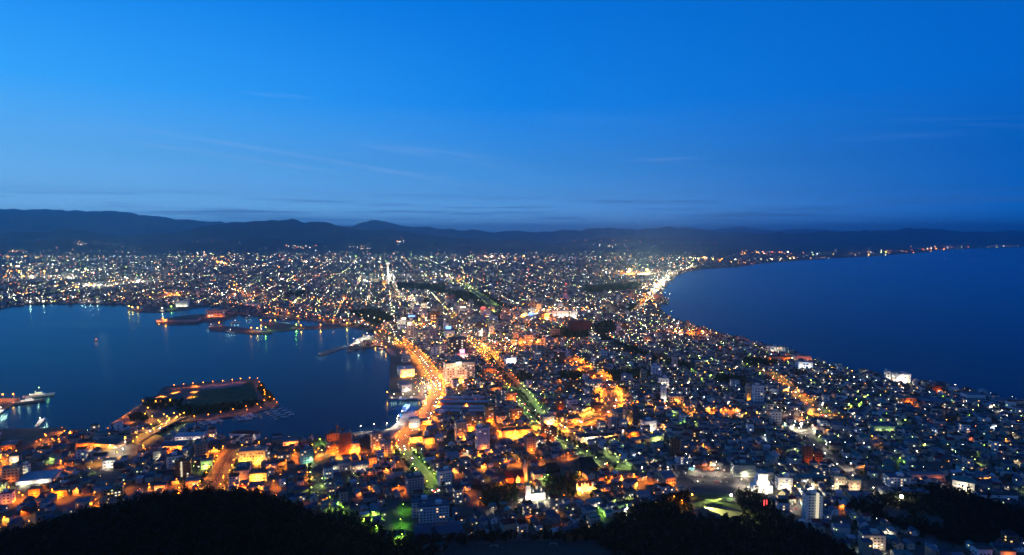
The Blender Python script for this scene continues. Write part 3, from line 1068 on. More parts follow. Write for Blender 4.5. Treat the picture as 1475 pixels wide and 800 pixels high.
def block(x0, x1, yt, yb, kind='a', wall='white', lit=0.25, roof='charcoal', flood=None, look=None, rz=None, ratio=.6, D=None, roofkind='flat', balcony=False, pent=True, label=None):
    x, y, a, Wd, Dp, H = fit_block(x0, x1, yt, yb, rz, ratio, D)
    if Wd < 0.9 * Dp and kind in 'aoh':
        pass
    nm, cat = KIND_CAT[kind]
    root = thing(nm, (x, y, GZ), a)
    FOOT.append((x, y, a, Wd / 2 + 2.5, Dp / 2 + 2.5))
    d = math.hypot(x, y)
    inv = Matrix.Rotation(-a, 2) @ Vector((-x, -y))
    wc = tuple(c * random.uniform(.92, 1.05) for c in WC[wall])
    if roofkind == 'flat':
        put('wall', BOX, root, (0, 0, 0), (Wd, Dp, H), wc)
        rr = MB()
        for bx_ in ((-Wd / 2 - .2, Wd / 2 + .2, -Dp / 2 - .2, -Dp / 2 + .3, .35, 1.1), (-Wd / 2 - .2, Wd / 2 + .2, Dp / 2 - .3, Dp / 2 + .2, .35, 1.1),
                    (-Wd / 2 - .2, -Wd / 2 + .3, -Dp / 2 + .3, Dp / 2 - .3, .35, 1.1), (Wd / 2 - .3, Wd / 2 + .2, -Dp / 2 + .3, Dp / 2 - .3, .35, 1.1),
                    (-Wd / 2 - .2, Wd / 2 + .2, -Dp / 2 - .2, Dp / 2 + .2, 0, .35)):
            rr.box(*bx_)
        rf = put('roof', rr.mesh('roof', M_ROOF), root, (0, 0, H), (1, 1, 1), RC_[roof])
        if pent and H > 12:
            put('rooftop_room', BOX, rf, (random.uniform(-.2, .2) * Wd, random.uniform(-.1, .25) * Dp, .35), (min(7, Wd * .35), min(6, Dp * .5), 3.2), wc)
            if random.random() < .5:
                put('water_tank', BOX, rf, (-random.uniform(.25, .35) * Wd, 0, .35), (2.6, 2.2, 2.2), (.45, .45, .45))
    elif roofkind == 'gable':
        he = H * .72
        put('wall', LGW, root, (0, 0, 0), (Wd, Dp, he), wc)
        put('roof', LGR, root, (0, 0, 0), (Wd, Dp, he), RC_[roof])
    elif roofkind == 'hip':
        he = H * .7
        put('wall', BOX, root, (0, 0, 0), (Wd, Dp, he), wc)
        put('roof', HR, root, (0, 0, 0), (Wd, Dp, he), RC_[roof])
    if balcony:
        nfl = max(2, int(H / 3.1))
        for i in range(1, nfl):
            put('balcony', BOX, root, (0, -Dp / 2 - .6, i * H / nfl), (Wd * .94, 1.2, 1.05), tuple(c * .9 for c in wc))
    if lit is not None:
        Hw = H if roofkind == 'flat' else H * .7
        face_windows(root, Wd, Dp, Hw - .3, lit, d, inv, floor=3.2 if kind in 'aohs' else 4.5)
    if flood:
        key, pw = flood[0], float(flood[1:] or 1)
        n = max(1, min(3, int(Wd / 16)))
        for i in range(n):
            u = ((i + .5) / n - .5) * Wd
            v = -Dp / 2 - 4.5
            GLOW.append((x + u * math.cos(a) - v * math.sin(a), y + u * math.sin(a) + v * math.cos(a), GZ + 3.0, key, pw / n ** .5))
    height = 'tall' if H > 32 else ('medium' if H > 14 else 'low')
    shape = {'flat': 'flat', 'gable': 'pitched', 'hip': 'hipped'}[roofkind]
    wl = 'lit windows' if lit and lit > .3 else ('few lights' if lit else 'blank walls')
    if flood:
        wl = {'o': 'orange', 'y': 'amber', 'w': 'white', 'g': 'green', 'c': 'white', 'l': 'lime', 'r': 'red', 'b': 'blue'}[flood[0]] + ' floodlight'
    if label:
        props(root, label, cat)
    else:
        ITEMS.append((root, look or f'{height} {wall} {shape} {nm.split("_")[0]} block with {wl}', cat, None))
    return root, Wd, Dp, H


# ------------------------------------------------------------------ hand placed blocks, read off the photograph
B = block
# around the brick warehouses and the harbour road
B(684.5, 705.5, 614, 648, 'a', 'white', .15, 'teal', 'o3', balcony=True)
B(654.5, 672.5, 606, 635, 'a', 'cream', .3, 'slate', 'o16', balcony=True)
B(667, 688, 596, 621, 'a', 'orange', .3, 'slate', 'o14', balcony=True)
B(697, 711.5, 584, 609.5, 'a', 'orange', .35, 'charcoal', 'o8', balcony=True)
B(715, 728, 598, 609.5, 'o', 'pink', .3, 'charcoal', 'o3')
B(732.5, 753.5, 587, 606.5, 'h', 'brown', .5, 'slate', 'o12')
B(755, 772.5, 627, 651, 'a', 'tan', .05, 'charcoal', 'o3')
B(778.5, 789, 612, 632, 'a', 'brown', .15, 'charcoal', 'o2')
B(787, 802, 616, 637, 'a', 'brown', .2, 'charcoal', 'o2')
B(829.5, 862, 622, 636, 'l', 'white', .35, 'charcoal', 'w5', roofkind='hip')
B(863, 885.5, 622, 633, 'o', 'cream', .5, 'charcoal', 'y9', roofkind='hip')
B(876.5, 889, 602, 619, 'o', 'grey', .1, 'slate')
B(897, 908, 588, 613, 'a', 'tan', .5, 'charcoal', 'y10', balcony=True)
B(907, 919, 590, 613.5, 'a', 'dark', .1, 'charcoal')
B(922, 946, 604, 621.5, 'o', 'white', .6, 'slate', 'w4')
B(907, 935, 631, 638, 's', 'grey', .5, 'slate', 'y2')
B(930, 956, 626, 637, 's', 'cream', .75, 'slate', 'g3')
B(899.5, 921, 620, 630, 'm', 'orange', .1, 'navy', 'o5')
B(842.5, 868, 547, 560, 'a', 'grey', .55, 'slate')
B(846, 859, 535, 546.5, 'a', 'brown', .1, 'charcoal', 'o2')
B(854, 870.5, 519, 538.5, 'a', 'dark', .45, 'slate', balcony=True)
B(813, 832, 549, 562, 'a', 'brick', .2, 'charcoal')
B(813.5, 834, 528, 535, 'o', 'white', .5, 'slate')
B(799, 813, 576, 592.5, 'a', 'brick', .05, 'maroon', 'o1.5')
B(850.5, 870.5, 581, 593.5, 'o', 'brown', .1, 'brown', 'o2')
B(880, 905, 585, 604, 'l', 'green', .05, 'teal', None, ratio=1.0, roofkind='hip')
B(951, 960, 555, 578, 'a', 'white', .05, 'slate', 'w2')
B(962, 985, 569, 580, 'o', 'pink', .05, 'slate', 'y4')
B(727, 743, 565, 579.5, 'o', 'orange', .3, 'charcoal', 'o7')
B(815, 832, 574, 589, 'o', 'white', .3, 'navy')
# centre of the town
B(818, 852, 462, 479, 'l', 'maroon', None, 'maroon', None, label='huge maroon windowless hall with orange lit corner')
B(792, 807, 473, 486, 'o', 'tan', .1, 'charcoal')
B(739.5, 752.5, 477, 488, 'o', 'pink', .1, 'charcoal')
B(753, 768, 482, 494, 'o', 'grey', .2, 'charcoal')
B(745, 754, 488, 496, 'o', 'tan', .3, 'charcoal', 'o5')
B(783, 793.5, 486, 501, 'a', 'grey', .1, 'slate')
B(798, 814, 509, 525, 'a', 'brown', .05, 'charcoal')
B(814.5, 821, 505, 515, 'a', 'white', .05, 'slate')
B(747, 766, 508, 516, 'l', 'tan', None, 'teal')
B(783, 795, 503, 514, 'a', 'tan', .1, 'charcoal')
B(760, 770, 453, 464, 'm', 'grey', .2, 'slate', 'w5')
B(783, 791, 451, 461, 'h', 'pink', .1, 'slate', 'w6')
B(795, 819, 447, 458, 'm', 'white', .6, 'slate', 'w24')
B(821, 831, 448, 458.5, 'm', 'white', .6, 'slate', 'w22')
B(866, 873, 433, 446, 'a', 'tan', .2, 'charcoal')
B(872.5, 880.5, 438, 449, 'a', 'tan', .3, 'charcoal', 'w3')
B(856, 868, 447, 456, 'o', 'grey', .4, 'slate', 'g3')
B(847, 862, 484, 490, 'o', 'white', .1, 'slate')
B(861, 884, 491, 496, 's', 'white', .1, 'slate')
B(863.6, 875, 505, 515, 'a', 'white', .05, 'slate')
B(880, 899.5, 498, 508, 'o', 'brown', .2, 'charcoal')
B(894, 907, 465, 477, 'a', 'brown', .25, 'charcoal')
B(884, 900, 550, 560, 'a', 'brown', .3, 'charcoal')
B(763, 771, 434, 446, 'h', 'tan', .3, 'slate', 'o6')
B(772, 780, 438, 449, 'h', 'tan', .3, 'slate', 'o6')
B(723, 734, 443, 454, 'o', 'tan', .4, 'slate', 'o6')
B(738, 749, 448, 458, 'o', 'tan', .4, 'slate', 'o9')
B(751, 760, 446, 455, 'o', 'tan', .4, 'slate', 'w9')
B(585, 597, 466, 490.5, 'h', 'pink', .05, 'charcoal', 'w2')
B(572, 585, 460, 475, 'h', 'white', .3, 'slate')
B(598, 615, 475, 496.5, 'h', 'grey', .45, 'slate')
B(616, 629, 474, 495, 'h', 'grey', .35, 'slate')
B(628.5, 648, 457, 473, 'o', 'tan', .1, 'charcoal')
B(648, 659, 459, 473, 'o', 'tan', .08, 'charcoal')
B(639, 655, 476, 488, 'h', 'cream', .7, 'slate', 'y6')
B(619, 633, 449, 464, 'h', 'brown', .4, 'charcoal', 'o6')
B(645, 672, 486, 511, 'h', 'dark', .45, 'charcoal')
B(630, 644, 496, 513, 'h', 'cream', .45, 'slate')
B(621, 630, 499, 515, 'h', 'white', .02, 'slate')
B(655.5, 675, 508, 516.5, 'm', 'white', .1, 'slate', 'w3')
B(639, 684, 520, 551, 'h', 'cream', .55, 'charcoal', 'o34', label='big orange floodlit hotel with rows of lit windows by the harbour road')
B(631, 640, 532, 545, 'o', 'orange', .2, 'charcoal', 'o4')
B(660, 681, 443, 458, 'h', 'grey', .35, 'slate')
B(692, 700.5, 444, 457, 'h', 'grey', .1, 'maroon', 'w2')
B(704, 717, 455, 469, 'o', 'white', .1, 'slate')
B(687, 699, 464, 476, 'o', 'brick', .1, 'charcoal')
B(667, 686, 464, 474, 'o', 'pink', .2, 'slate')
B(578, 592, 511, 522, 'o', 'grey', .2, 'slate')
B(572, 597, 528, 543, 'm', 'white', .4, 'pale', 'y12', ratio=1.4, D=40)
B(573, 593, 545, 565, 'w', 'grey', .1, 'slate', 'w3', D=42, roofkind='gable')
B(694, 714, 529, 541, 'o', 'orange', .1, 'slate', 'o9')
B(703, 723, 553, 566, 'm', 'tan', .5, 'charcoal', 'o9', roofkind='hip')
B(726, 744, 515, 525, 'm', 'white', .6, 'pale', 'w26')
B(646, 664, 513, 523, 'o', 'grey', .1, 'slate')
# right of the isthmus
B(1083, 1100, 554, 585, 'a', 'white', .02, 'slate', 'w2')
B(1073.5, 1082.5, 555, 579, 'a', 'tan', .1, 'slate', 'y2')
B(1075, 1104, 579, 588, 'm', 'grey', .2, 'slate')
B(1108, 1126, 592, 611, 'a', 'grey', .2, 'slate')
B(1273, 1283, 534, 549, 'a', 'white', .05, 'slate', 'w5')
B(1284, 1312, 537, 551, 'a', 'white', .85, 'slate', 'w16', label='long white seaside apartment slab glowing with lit balconies')
B(1145, 1171, 520, 531, 'o', 'white', .35, 'slate', 'c4')
B(1141, 1169, 511, 521, 'o', 'pink', .4, 'slate', 'o2')
B(1105, 1128, 498, 508, 'a', 'white', .6, 'slate', 'w2')
B(1104, 1139, 513, 521, 's', 'orange', .1, 'navy', 'o14', D=11)
B(1062, 1074, 485, 492, 'a', 'pink', .05, 'slate')
B(1134, 1153, 583, 592, 'o', 'grey', .2, 'navy')
B(1160, 1172, 586, 597, 'm', 'cream', .2, 'slate', 'y3')
B(1157, 1184, 566, 572, 'w', 'brick', .2, 'maroon', 'w5', roofkind='gable')
B(1155, 1171, 641, 667, 'a', 'brick', .12, 'navy', 'o0.6')
B(1170, 1185, 648, 668, 'a', 'brick', .12, 'navy', 'o0.5')
B(1155, 1185, 709, 752, 'a', 'white', .0, 'teal', None, label='twelve storey pale apartment tower with a lit stairwell stripe at the wood edge')
B(1236, 1276, 765, 792, 'a', 'cream', .2, 'navy', 'w1.5')
B(1116, 1142, 685, 706, 'o', 'white', .35, 'slate', 'w3')
B(1153, 1192, 682, 695, 'm', 'tan', .5, 'teal', 'y3', roofkind='hip')
B(1197, 1218, 684, 704, 'l', 'tan', .15, 'teal', 'w4')
B(1218, 1240, 689, 706, 'l', 'tan', .05, 'teal', 'w2')
B(1220, 1272, 711, 727, 'l', 'teal' if False else 'green', .05, 'slate', None, ratio=.9, D=30)
B(1052, 1089, 665, 687, 'o', 'green', .12, 'charcoal', 'w3', balcony=True)
B(964, 980, 631, 659, 'a', 'brown', .03, 'charcoal')
B(943, 974, 675, 702, 'l', 'tan', .05, 'slate', 'o4', roofkind='gable', D=26)
B(1272, 1312, 683, 702, 's', 'white', .25, 'navy')
B(1307, 1362, 681, 693, 'a', 'grey', .15, 'slate', 'o1', D=10)
B(1372, 1404, 684, 707, 'a', 'white', .4, 'teal', 'w4', roofkind='hip', rz=R(-35))
B(1402, 1467, 706, 722, 'a', 'white', .12, 'charcoal', None, roofkind='gable', D=11)
B(1400, 1430, 787, 802, 'a', 'white', .1, 'charcoal')
B(1432, 1464, 790, 804, 'a', 'cream', .1, 'charcoal', 'o1')
B(1265, 1340, 704, 715, 'l', 'grey', None, 'slate', None, D=14)
B(1362, 1382, 556, 566, 'w', 'white', .05, 'pale', None, roofkind='gable')
B(1383, 1420, 566, 577, 'w', 'white', .05, 'slate', None)
B(1425, 1465, 574, 583, 'w', 'grey', .05, 'slate', None)
B(1336, 1362, 555, 566, 'w', 'brick', .05, 'maroon', 'o2')
B(1288, 1320, 571, 583, 's', 'orange', .3, 'slate', 'o4')
B(1320, 1365, 575, 584, 'a', 'grey', .2, 'slate')
B(1250, 1290, 610, 622, 'a', 'green', .3, 'navy', 'g0.8')
# left district
B(132, 192, 628, 645, 'w', 'tan', None, 'charcoal', 'y5', D=38, roofkind='gable', rz=R(-6))
B(108, 138, 636, 648, 'w', 'orange', .1, 'charcoal', 'o8')
B(3, 33, 672, 694, 'a', 'tan', .1, 'slate', 'o1')
B(30, 44, 668, 686, 'a', 'white', .15, 'slate', 'w1')
B(22, 89, 684, 696, 'm', 'white', .1, 'pale', 'w3.5', D=36)
B(146, 178, 700, 722, 'a', 'orange', .25, 'slate', 'o5', rz=R(28))
B(147, 168, 661, 674, 'o', 'white', .3, 'teal', 'w2')
B(72, 101, 704, 715, 'm', 'orange', .2, 'charcoal', 'o8')
B(0, 32, 633, 648, 'w', 'brown', .05, 'slate', 'o3', roofkind='gable', D=24)
B(13, 31, 655, 666, 'o', 'pink', .3, 'charcoal', 'w2')
B(0, 22, 708, 726, 'o', 'white', .1, 'navy', 'o1')
B(40, 62, 702, 716, 'm', 'orange', .1, 'charcoal', 'o5')
B(343.5, 386, 645, 668, 'o', 'cream', .2, 'slate', 'y14', rz=R(10), ratio=.5)
B(338, 362, 668, 693, 'w', 'grey', None, 'charcoal', 'o2', D=34, rz=R(17))
B(359, 387, 678, 693, 'm', 'cream', .35, 'charcoal', 'y12', rz=R(10))
B(330, 375, 618, 633, 'o', 'white', .35, 'maroon', 'w2', rz=R(-6), roofkind='hip', D=14)
B(240, 264, 654, 675, 'a', 'white', .3, 'navy', 'w1', rz=R(30))
B(252, 277, 661, 690, 'a', 'brick', .2, 'charcoal', None, rz=R(16), label='red brick apartment tower with a white lit stairwell')
B(220, 240, 647, 662, 'a', 'grey', .5, 'charcoal', 'w1', rz=R(30))
B(229, 273, 634, 648, 'w', 'cream', None, 'navy', 'o5', D=26, rz=R(8), roofkind='gable')
B(251, 299, 622, 634, 'w', 'white', .1, 'pale', 'w1', D=24, rz=R(8), roofkind='gable')
B(280, 300, 637, 660, 'o', 'tan', .05, 'teal', None, rz=R(30))
B(299, 321, 632, 646, 'w', 'brick', None, 'maroon', None, D=24, rz=R(14), roofkind='gable')
B(289, 307, 662, 676, 'o', 'green', .4, 'slate', 'g3')
B(267, 289, 690, 702, 'm', 'pink', .2, 'slate', 'o3')
B(222, 240, 697, 708, 'm', 'cream', .3, 'navy', 'o4')
B(470, 488, 623, 640, 'w', 'brick', .05, 'slate', 'o1.5')
B(487, 506, 620, 655, 'w', 'brick', None, 'slate', 'o1', D=18)
B(470, 488, 638, 653, 'o', 'brick', .1, 'slate', 'o13')
B(493.5, 518, 637, 653, 'o', 'cream', .3, 'slate', 'o16')
B(534, 551, 623, 651, 'o', 'tan', .5, 'slate', 'o8')
B(547, 563, 636, 654, 'o', 'green', .15, 'teal', 'o1')
B(518, 533, 629, 648, 'o', 'dark', None, 'charcoal', None)
B(432, 451, 645, 668, 'o', 'blue', .1, 'navy', 'w1')
B(468, 490, 668, 681, 's', 'green', .75, 'navy', 'w1')
B(504, 532, 666, 680, 's', 'cream', .8, 'slate', 'w1')
B(486, 506, 664, 679, 's', 'grey', .1, 'teal', None)
B(530, 543, 657, 670, 'o', 'tan', .05, 'charcoal', 'o3')
B(583, 611, 682, 713, 'a', 'pink', .03, 'charcoal', None, balcony=False, ratio=.9)
B(629, 651, 675, 700, 'a', 'white', .1, 'slate', None)
B(407, 430, 633, 643, 'o', 'white', .3, 'slate', 'o6')
B(398, 418, 652, 666, 'm', 'cream', .5, 'charcoal', 'o9')
B(602, 622, 604, 612, 'm', 'cream', .3, 'slate', 'o3')
B(588, 605, 602, 616, 'm', 'white', .2, 'pale', 'w2')
B(590, 609, 627, 638, 'm', 'cream', .5, 'charcoal', 'o14')
B(608, 626, 629, 640, 'm', 'tan', .4, 'charcoal', 'o12')
B(720, 742, 618, 629, 'm', 'tan', .4, 'charcoal', 'o14')
B(742, 765, 616, 627, 'm', 'tan', .4, 'charcoal', 'o14')
B(778, 800, 598, 612, 'm', 'tan', .3, 'slate', 'w4')
B(812, 838, 600, 610, 'm', 'tan', .3, 'charcoal', 'o8')
# piers across the bay
B(253, 273, 433, 442, 'w', 'white', None, 'pale', 'w3')
B(298, 324, 446, 457, 'w', 'pink', .1, 'slate', 'o4')
B(352, 376, 437, 443, 'w', 'white', None, 'pale', 'w1')
B(245, 290, 457, 464, 'w', 'grey', None, 'charcoal', None, D=60, roofkind='gable')
B(225, 245, 460, 464, 'w', 'white', .1, 'slate', 'o3')
# school with blue roofs, its hall, white house
B(593, 633, 717, 745, 's', 'white', .05, 'navy', 'l1', rz=R(10), ratio=.45)
B(603, 647, 722, 753, 's', 'white', .1, 'navy', None, rz=R(10), ratio=.5)
B(599, 666, 752, 776, 'l', 'grey', .1, 'navy', None, rz=R(9), D=26, roofkind='gable')
B(555, 585, 770, 779, 'm', 'grey', .1, 'teal', 'l1')
B(606, 643, 786, 794, 'm', 'white', .05, 'teal', None, D=6)
# long brick quay warehouses with pitched roofs
for (x0, x1, yt, yb) in ((634, 697, 571, 578), (632, 668, 576, 585), (669, 703, 576, 585), (629, 652, 584, 591), (653, 676, 584, 591), (677, 697, 584, 591), (626, 647, 589, 597),
                         (648, 672, 589, 597), (673, 698, 589, 597)):
    B(x0, x1, yt - 1, yb, 'w', 'brick', None, 'pale', 'o1' if yt == 571 else None, roofkind='gable', D=17, rz=R(2), look='long brick warehouse with a pale slate pitched roof')
N_HAND = len(FOOT)

# extra parts of single blocks
def child_box(root_label, name, loc, size, mat):
    for o in bpy.data.objects:
        if o.parent is None and o.get('label') == root_label:
            w = MB().box(-size[0] / 2, size[0] / 2, -size[1] / 2, size[1] / 2, 0, size[2]).mesh(name, mat)
            return put(name, w, o, loc)


M_STAIR = emit('lit_stairwell', (1, .88, .62), .8)
child_box('twelve storey pale apartment tower with a lit stairwell stripe at the wood edge', 'stairwell_window', (2.0, -8.5, 5), (2.2, 3.4, 30), M_STAIR)
child_box('red brick apartment tower with a white lit stairwell', 'stairwell_window', (-1.0, -7.6, 4), (1.6, 2.6, 20), M_STAIR)

# ------------------------------------------------------------------ where ordinary lots may not go
KEEP_OUT = [W(p) for p in ([(988, 705), (1078, 705), (1084, 754), (988, 754)], [(1000, 680), (1010, 672), (1062, 674), (1092, 697), (1085, 705), (965, 706), (975, 690)], [(1126, 727), (1152, 720), (1160, 745), (1150, 747), (1126, 738)],
                           [(630, 800), (640, 776), (700, 768), (870, 772), (890, 800), (885, 820), (630, 820)], [(592, 716), (560, 722), (555, 775), (600, 780), (660, 778)], LAWN_PX,
                           [(570, 510), (604, 514), (616, 555), (616, 572), (560, 574), (560, 503)], [(503, 632), (507, 624), (560, 616), (578, 595), (603, 592), (575, 636), (540, 632)],
                           [(752, 700), (792, 698), (796, 728), (750, 728)], [(726, 674), (772, 672), (772, 698), (726, 698)], [(826, 690), (860, 690), (860, 708), (826, 708)],
                           [(776, 664), (864, 660), (866, 682), (776, 684)], [(1080, 690), (1116, 688), (1116, 716), (1080, 716)], [(0, 617), (60, 617), (96, 616), (70, 636), (0, 640)],
                           [(178, 623), (240, 632), (228, 640), (196, 655), (150, 674), (146, 664)], [(524, 490), (548, 478), (585, 495), (575, 512), (562, 505)],
                           [(484, 470), (540, 466), (565, 478), (545, 484)])]
# dark groves and parks inside the town
GROVES_PX = [[(803, 537), (842, 536), (846, 548), (806, 549)], [(872, 536), (935, 533), (942, 546), (880, 550)], [(862, 480), (900, 498), (940, 512), (1000, 528), (1000, 534), (930, 520), (866, 492)],
             [(1070, 517), (1118, 519), (1120, 527), (1072, 528)], [(1030, 540), (1075, 545), (1072, 556), (1030, 552)], [(742, 540), (765, 540), (770, 552), (748, 552)],
             [(780, 690), (836, 686), (832, 716), (790, 720)], [(560, 408), (640, 412), (640, 420), (565, 418)], [(620, 418), (700, 424), (745, 452), (700, 447)], [(840, 415), (925, 408), (920, 418), (845, 424)],
             [(500, 450), (545, 446), (570, 462), (540, 470)], [(855, 470), (880, 462), (890, 478), (860, 486)], [(690, 706), (745, 700), (745, 728), (695, 732)], [(205, 577), (262, 578), (262, 584), (235, 590), (210, 590)],
             [(410, 425), (440, 420), (440, 428), (415, 431)], [(790, 478), (812, 474), (850, 480), (850, 488), (795, 490)], [(905, 440), (935, 436), (925, 447), (905, 450)],
             [(255, 584), (262, 586), (285, 588), (322, 583), (372, 579), (380, 584), (340, 592), (262, 602), (256, 594)], [(374, 552), (396, 577), (386, 582), (372, 562)], [(186, 600), (205, 596), (218, 606), (190, 608)]]
GROVES = [W(p) for p in GROVES_PX]


def blocked(x, y, roadm=3.0, groves=True, foots=True):
    px, py = proj(x, y, np.full(np.shape(x), GZ))
    bad = ~inpoly(x, y, LAND)
    bad |= py > np.minimum(sil(px) + 4, 806)
    for p in KEEP_OUT + FORESTW + (GROVES if groves else []):
        bad |= inpoly(x, y, p)
    for nm, (ln, wd, lc) in ROADW.items():
        bad |= linedist(x, y, ln) < wd / 2 + roadm
    if foots:
        for fx, fy, fa, hw, hd in FOOT:
            dx, dy = np.asarray(x) - fx, np.asarray(y) - fy
            u, v = dx * math.cos(fa) + dy * math.sin(fa), -dx * math.sin(fa) + dy * math.cos(fa)
            bad |= (np.abs(u) < hw + 3) & (np.abs(v) < hd + 3)
    return bad


def hides_road(x, y, h):
    """whether a block of this height would stand between the lookout and one of the bright avenues"""
    for f_ in (.35, .7, 1.0):
        px_, py_ = proj(x, y, GZ + h * f_)
        q = at(float(px_), float(py_))
        for nm in ('orange avenue', 'harbour road', 'green avenue', 'tram road'):
            ln, wd, lc = ROADW[nm]
            if linedist(np.array([q[0]]), np.array([q[1]]), ln)[0] < wd / 2 + 5:
                return True
    return False


# ------------------------------------------------------------------ landmark buildings with their own shapes
def finish(root, label, cat, r=12):
    props(root, label, cat)
    FOOT.append((root.location.x, root.location.y, root.rotation_euler.z, r, r))
    return root


M_OWHITE = surf('white_plaster', (0.72, 0.72, 0.70), 0.7, 0.08, 1.0)
M_GREENR = surf('copper_roof', (0.07, 0.17, 0.15), 0.5, 0.2, 0.6)
M_REDR = surf('red_tile_roof', (0.16, 0.022, 0.022), 0.7, 0.25, 0.6)
M_BRICK = surf('brick_wall', (0.24, 0.10, 0.06), 0.85, 0.3, 0.7)
M_TILE = surf('dark_roof_tile', (0.022, 0.019, 0.021), 0.7, 0.3, 0.4)
M_CREAM = surf('cream_plaster', (0.55, 0.47, 0.34), 0.75, 0.12, 0.6)
M_GOLD = surf('gilt', (0.6, 0.42, 0.12), 0.35, 0.05, 1.0)


def dome(b, x, y, z, r, mi=1):
    b.lathe([(r * .55, z), (r * .6, z + r * .9), (r * 1.0, z + r * 1.5), (r * .95, z + r * 2.0), (r * .5, z + r * 2.7), (r * .1, z + r * 3.3), (0.02, z + r * 4.2)], 10, mi, (x, y))


x, y = at(770, 722)
ch = thing('church', (x, y + 6, GZ), R(14))
put('nave', MB().box(-5, 10, -5, 5, 0, 9).box(9.98, 13, -3.5, 3.5, 0, 8).mesh('nave', M_OWHITE), ch)
put('roof', MB().add([(-5.3, -5.4, 9), (10.3, -5.4, 9), (10.3, 5.4, 9), (-5.3, 5.4, 9), (-5.3, 0, 13), (10.3, 0, 13)], [(0, 1, 5, 4), (2, 3, 4, 5), (1, 2, 5), (3, 0, 4), (3, 2, 1, 0)]).mesh('roof', M_GREENR), ch)
tw = put('bell_tower', MB().box(-11, -5.05, -3, 3, 0, 15).box(-10.4, -5.6, -2.4, 2.4, 15, 19).mesh('bell_tower', M_OWHITE), ch)
put('spire', MB().lathe([(3.4, 19), (2.0, 22), (.9, 26), (.05, 31)], 8, 0, (-8, 0)).mesh('spire', M_GREENR), tw)
for dx, dy, rr_ in ((-2.5, -3, .9), (-2.5, 3, .9), (3, 0, 1.5), (8, -3, .9), (8, 3, .9)):
    b_ = MB().lathe([(rr_, 10.5 if dy else 12), (rr_, 14 if dy else 16)], 8, 0, (dx, dy))
    dome(b_, dx, dy, 14 if dy else 16, rr_ * 1.15, 1)
    put('cupola', b_.mesh('cupola', [M_OWHITE, M_GREENR]), ch)
for i in range(5):
    put('window', MB().box(-.6, .6, -.08, .08, 0, 3.2).mesh('window', M_GLASS), ch, (-3 + i * 2.9, -5.05, 3.2))
finish(ch, 'white floodlit church with green spire and onion cupolas among dark trees', 'church', 17)
for u, v, pw in ((-10, -11, 11), (0, -11, 12), (11, -11, 11), (-17, 0, 8)):
    p_ = ch.location + Matrix.Rotation(R(14), 3, 'Z') @ Vector((u, v, 3))
    GLOW.append((p_.x, p_.y, p_.z, 'w', pw * .3))

x, y = at(744, 696)
gc = thing('church', (x, y + 6, GZ), R(10))
put('nave', MB().box(-15, 9, -6, 6, 0, 8).mesh('nave', M_BRICK), gc)
put('roof', MB().add([(-15.4, -6.8, 7.6), (9.4, -6.8, 7.6), (9.4, 6.8, 7.6), (-15.4, 6.8, 7.6), (-15.4, 0, 15), (9.4, 0, 15)], [(0, 1, 5, 4), (2, 3, 4, 5), (1, 2, 5), (3, 0, 4), (3, 2, 1, 0)]).mesh('roof', M_REDR), gc)
put('porch', MB().box(-2, 3, -9.5, -6.02, 0, 7).add([(-2.2, -9.7, 7), (3.2, -9.7, 7), (3.2, -6.02, 7), (-2.2, -6.02, 7), (.5, -9.7, 11), (.5, -6.02, 11)], [(0, 1, 4), (1, 2, 5, 4), (3, 0, 4, 5), (2, 3, 5)]).mesh('porch', M_CREAM), gc)
tw = put('bell_tower', MB().box(9.02, 14, -2.5, 2.5, 0, 19).mesh('bell_tower', M_CREAM), gc)
put('spire', MB().lathe([(3.1, 19), (2.0, 22), (.05, 30)], 6, 0, (11.5, 0)).mesh('spire', M_CREAM), tw)
for dx in (9.3, 13.7):
    put('pinnacle', MB().lathe([(.5, 19), (.45, 21), (.03, 24)], 6, 0, (dx, -2.2)).mesh('pinnacle', M_CREAM), tw)
finish(gc, 'red roofed gothic church with cream lit bell tower', 'church', 16)
for u, v, z_, k_, pw in ((1, -13, 4, 'o', 9), (17, -6, 5, 'y', 5), (-17, -8, 4, 'o', 5)):
    p_ = gc.location + Matrix.Rotation(R(10), 3, 'Z') @ Vector((u, v, z_))
    GLOW.append((p_.x, p_.y, p_.z, k_, pw))

x, y = at(842, 708)
jc = thing('church', (x, y + 5, GZ), R(5))
put('wall', MB().box(-9, 9, -5, 5, 0, 6).box(9.02, 14, -3, 7, 0, 7).mesh('wall', M_OWHITE), jc)
put('roof', MB().add([(-9.3, -5.5, 6), (9.3, -5.5, 6), (9.3, 5.5, 6), (-9.3, 5.5, 6), (-9.3, 0, 11), (9.3, 0, 11)], [(0, 1, 5, 4), (2, 3, 4, 5), (1, 2, 5), (3, 0, 4), (3, 2, 1, 0)]).mesh('roof', M_REDR), jc)
put('front_gable', MB().add([(-3, -6.5, 0), (3, -6.5, 0), (3, -6.5, 8), (0, -6.5, 12.5), (-3, -6.5, 8), (-3, -5.02, 0), (3, -5.02, 0), (3, -5.02, 8), (0, -5.02, 12.5), (-3, -5.02, 8)],
                            [(0, 1, 2, 3, 4), (9, 8, 7, 6, 5), (1, 6, 7, 2), (2, 7, 8, 3), (3, 8, 9, 4), (4, 9, 5, 0)]).mesh('front_gable', M_OWHITE), jc)
for dx in (-10, -4, 4, 9.5):
    put('buttress', MB().box(dx - .6, dx + .6, -6.4, -5.04, 0, 11).mesh('buttress', M_OWHITE), jc)
finish(jc, 'white church with red roof and tall gabled front, amber lit', 'church', 13)
for u in (-7, 7):
    p_ = jc.location + Vector((u, -10, 3))
    GLOW.append((p_.x, p_.y, p_.z, 'y', 9))


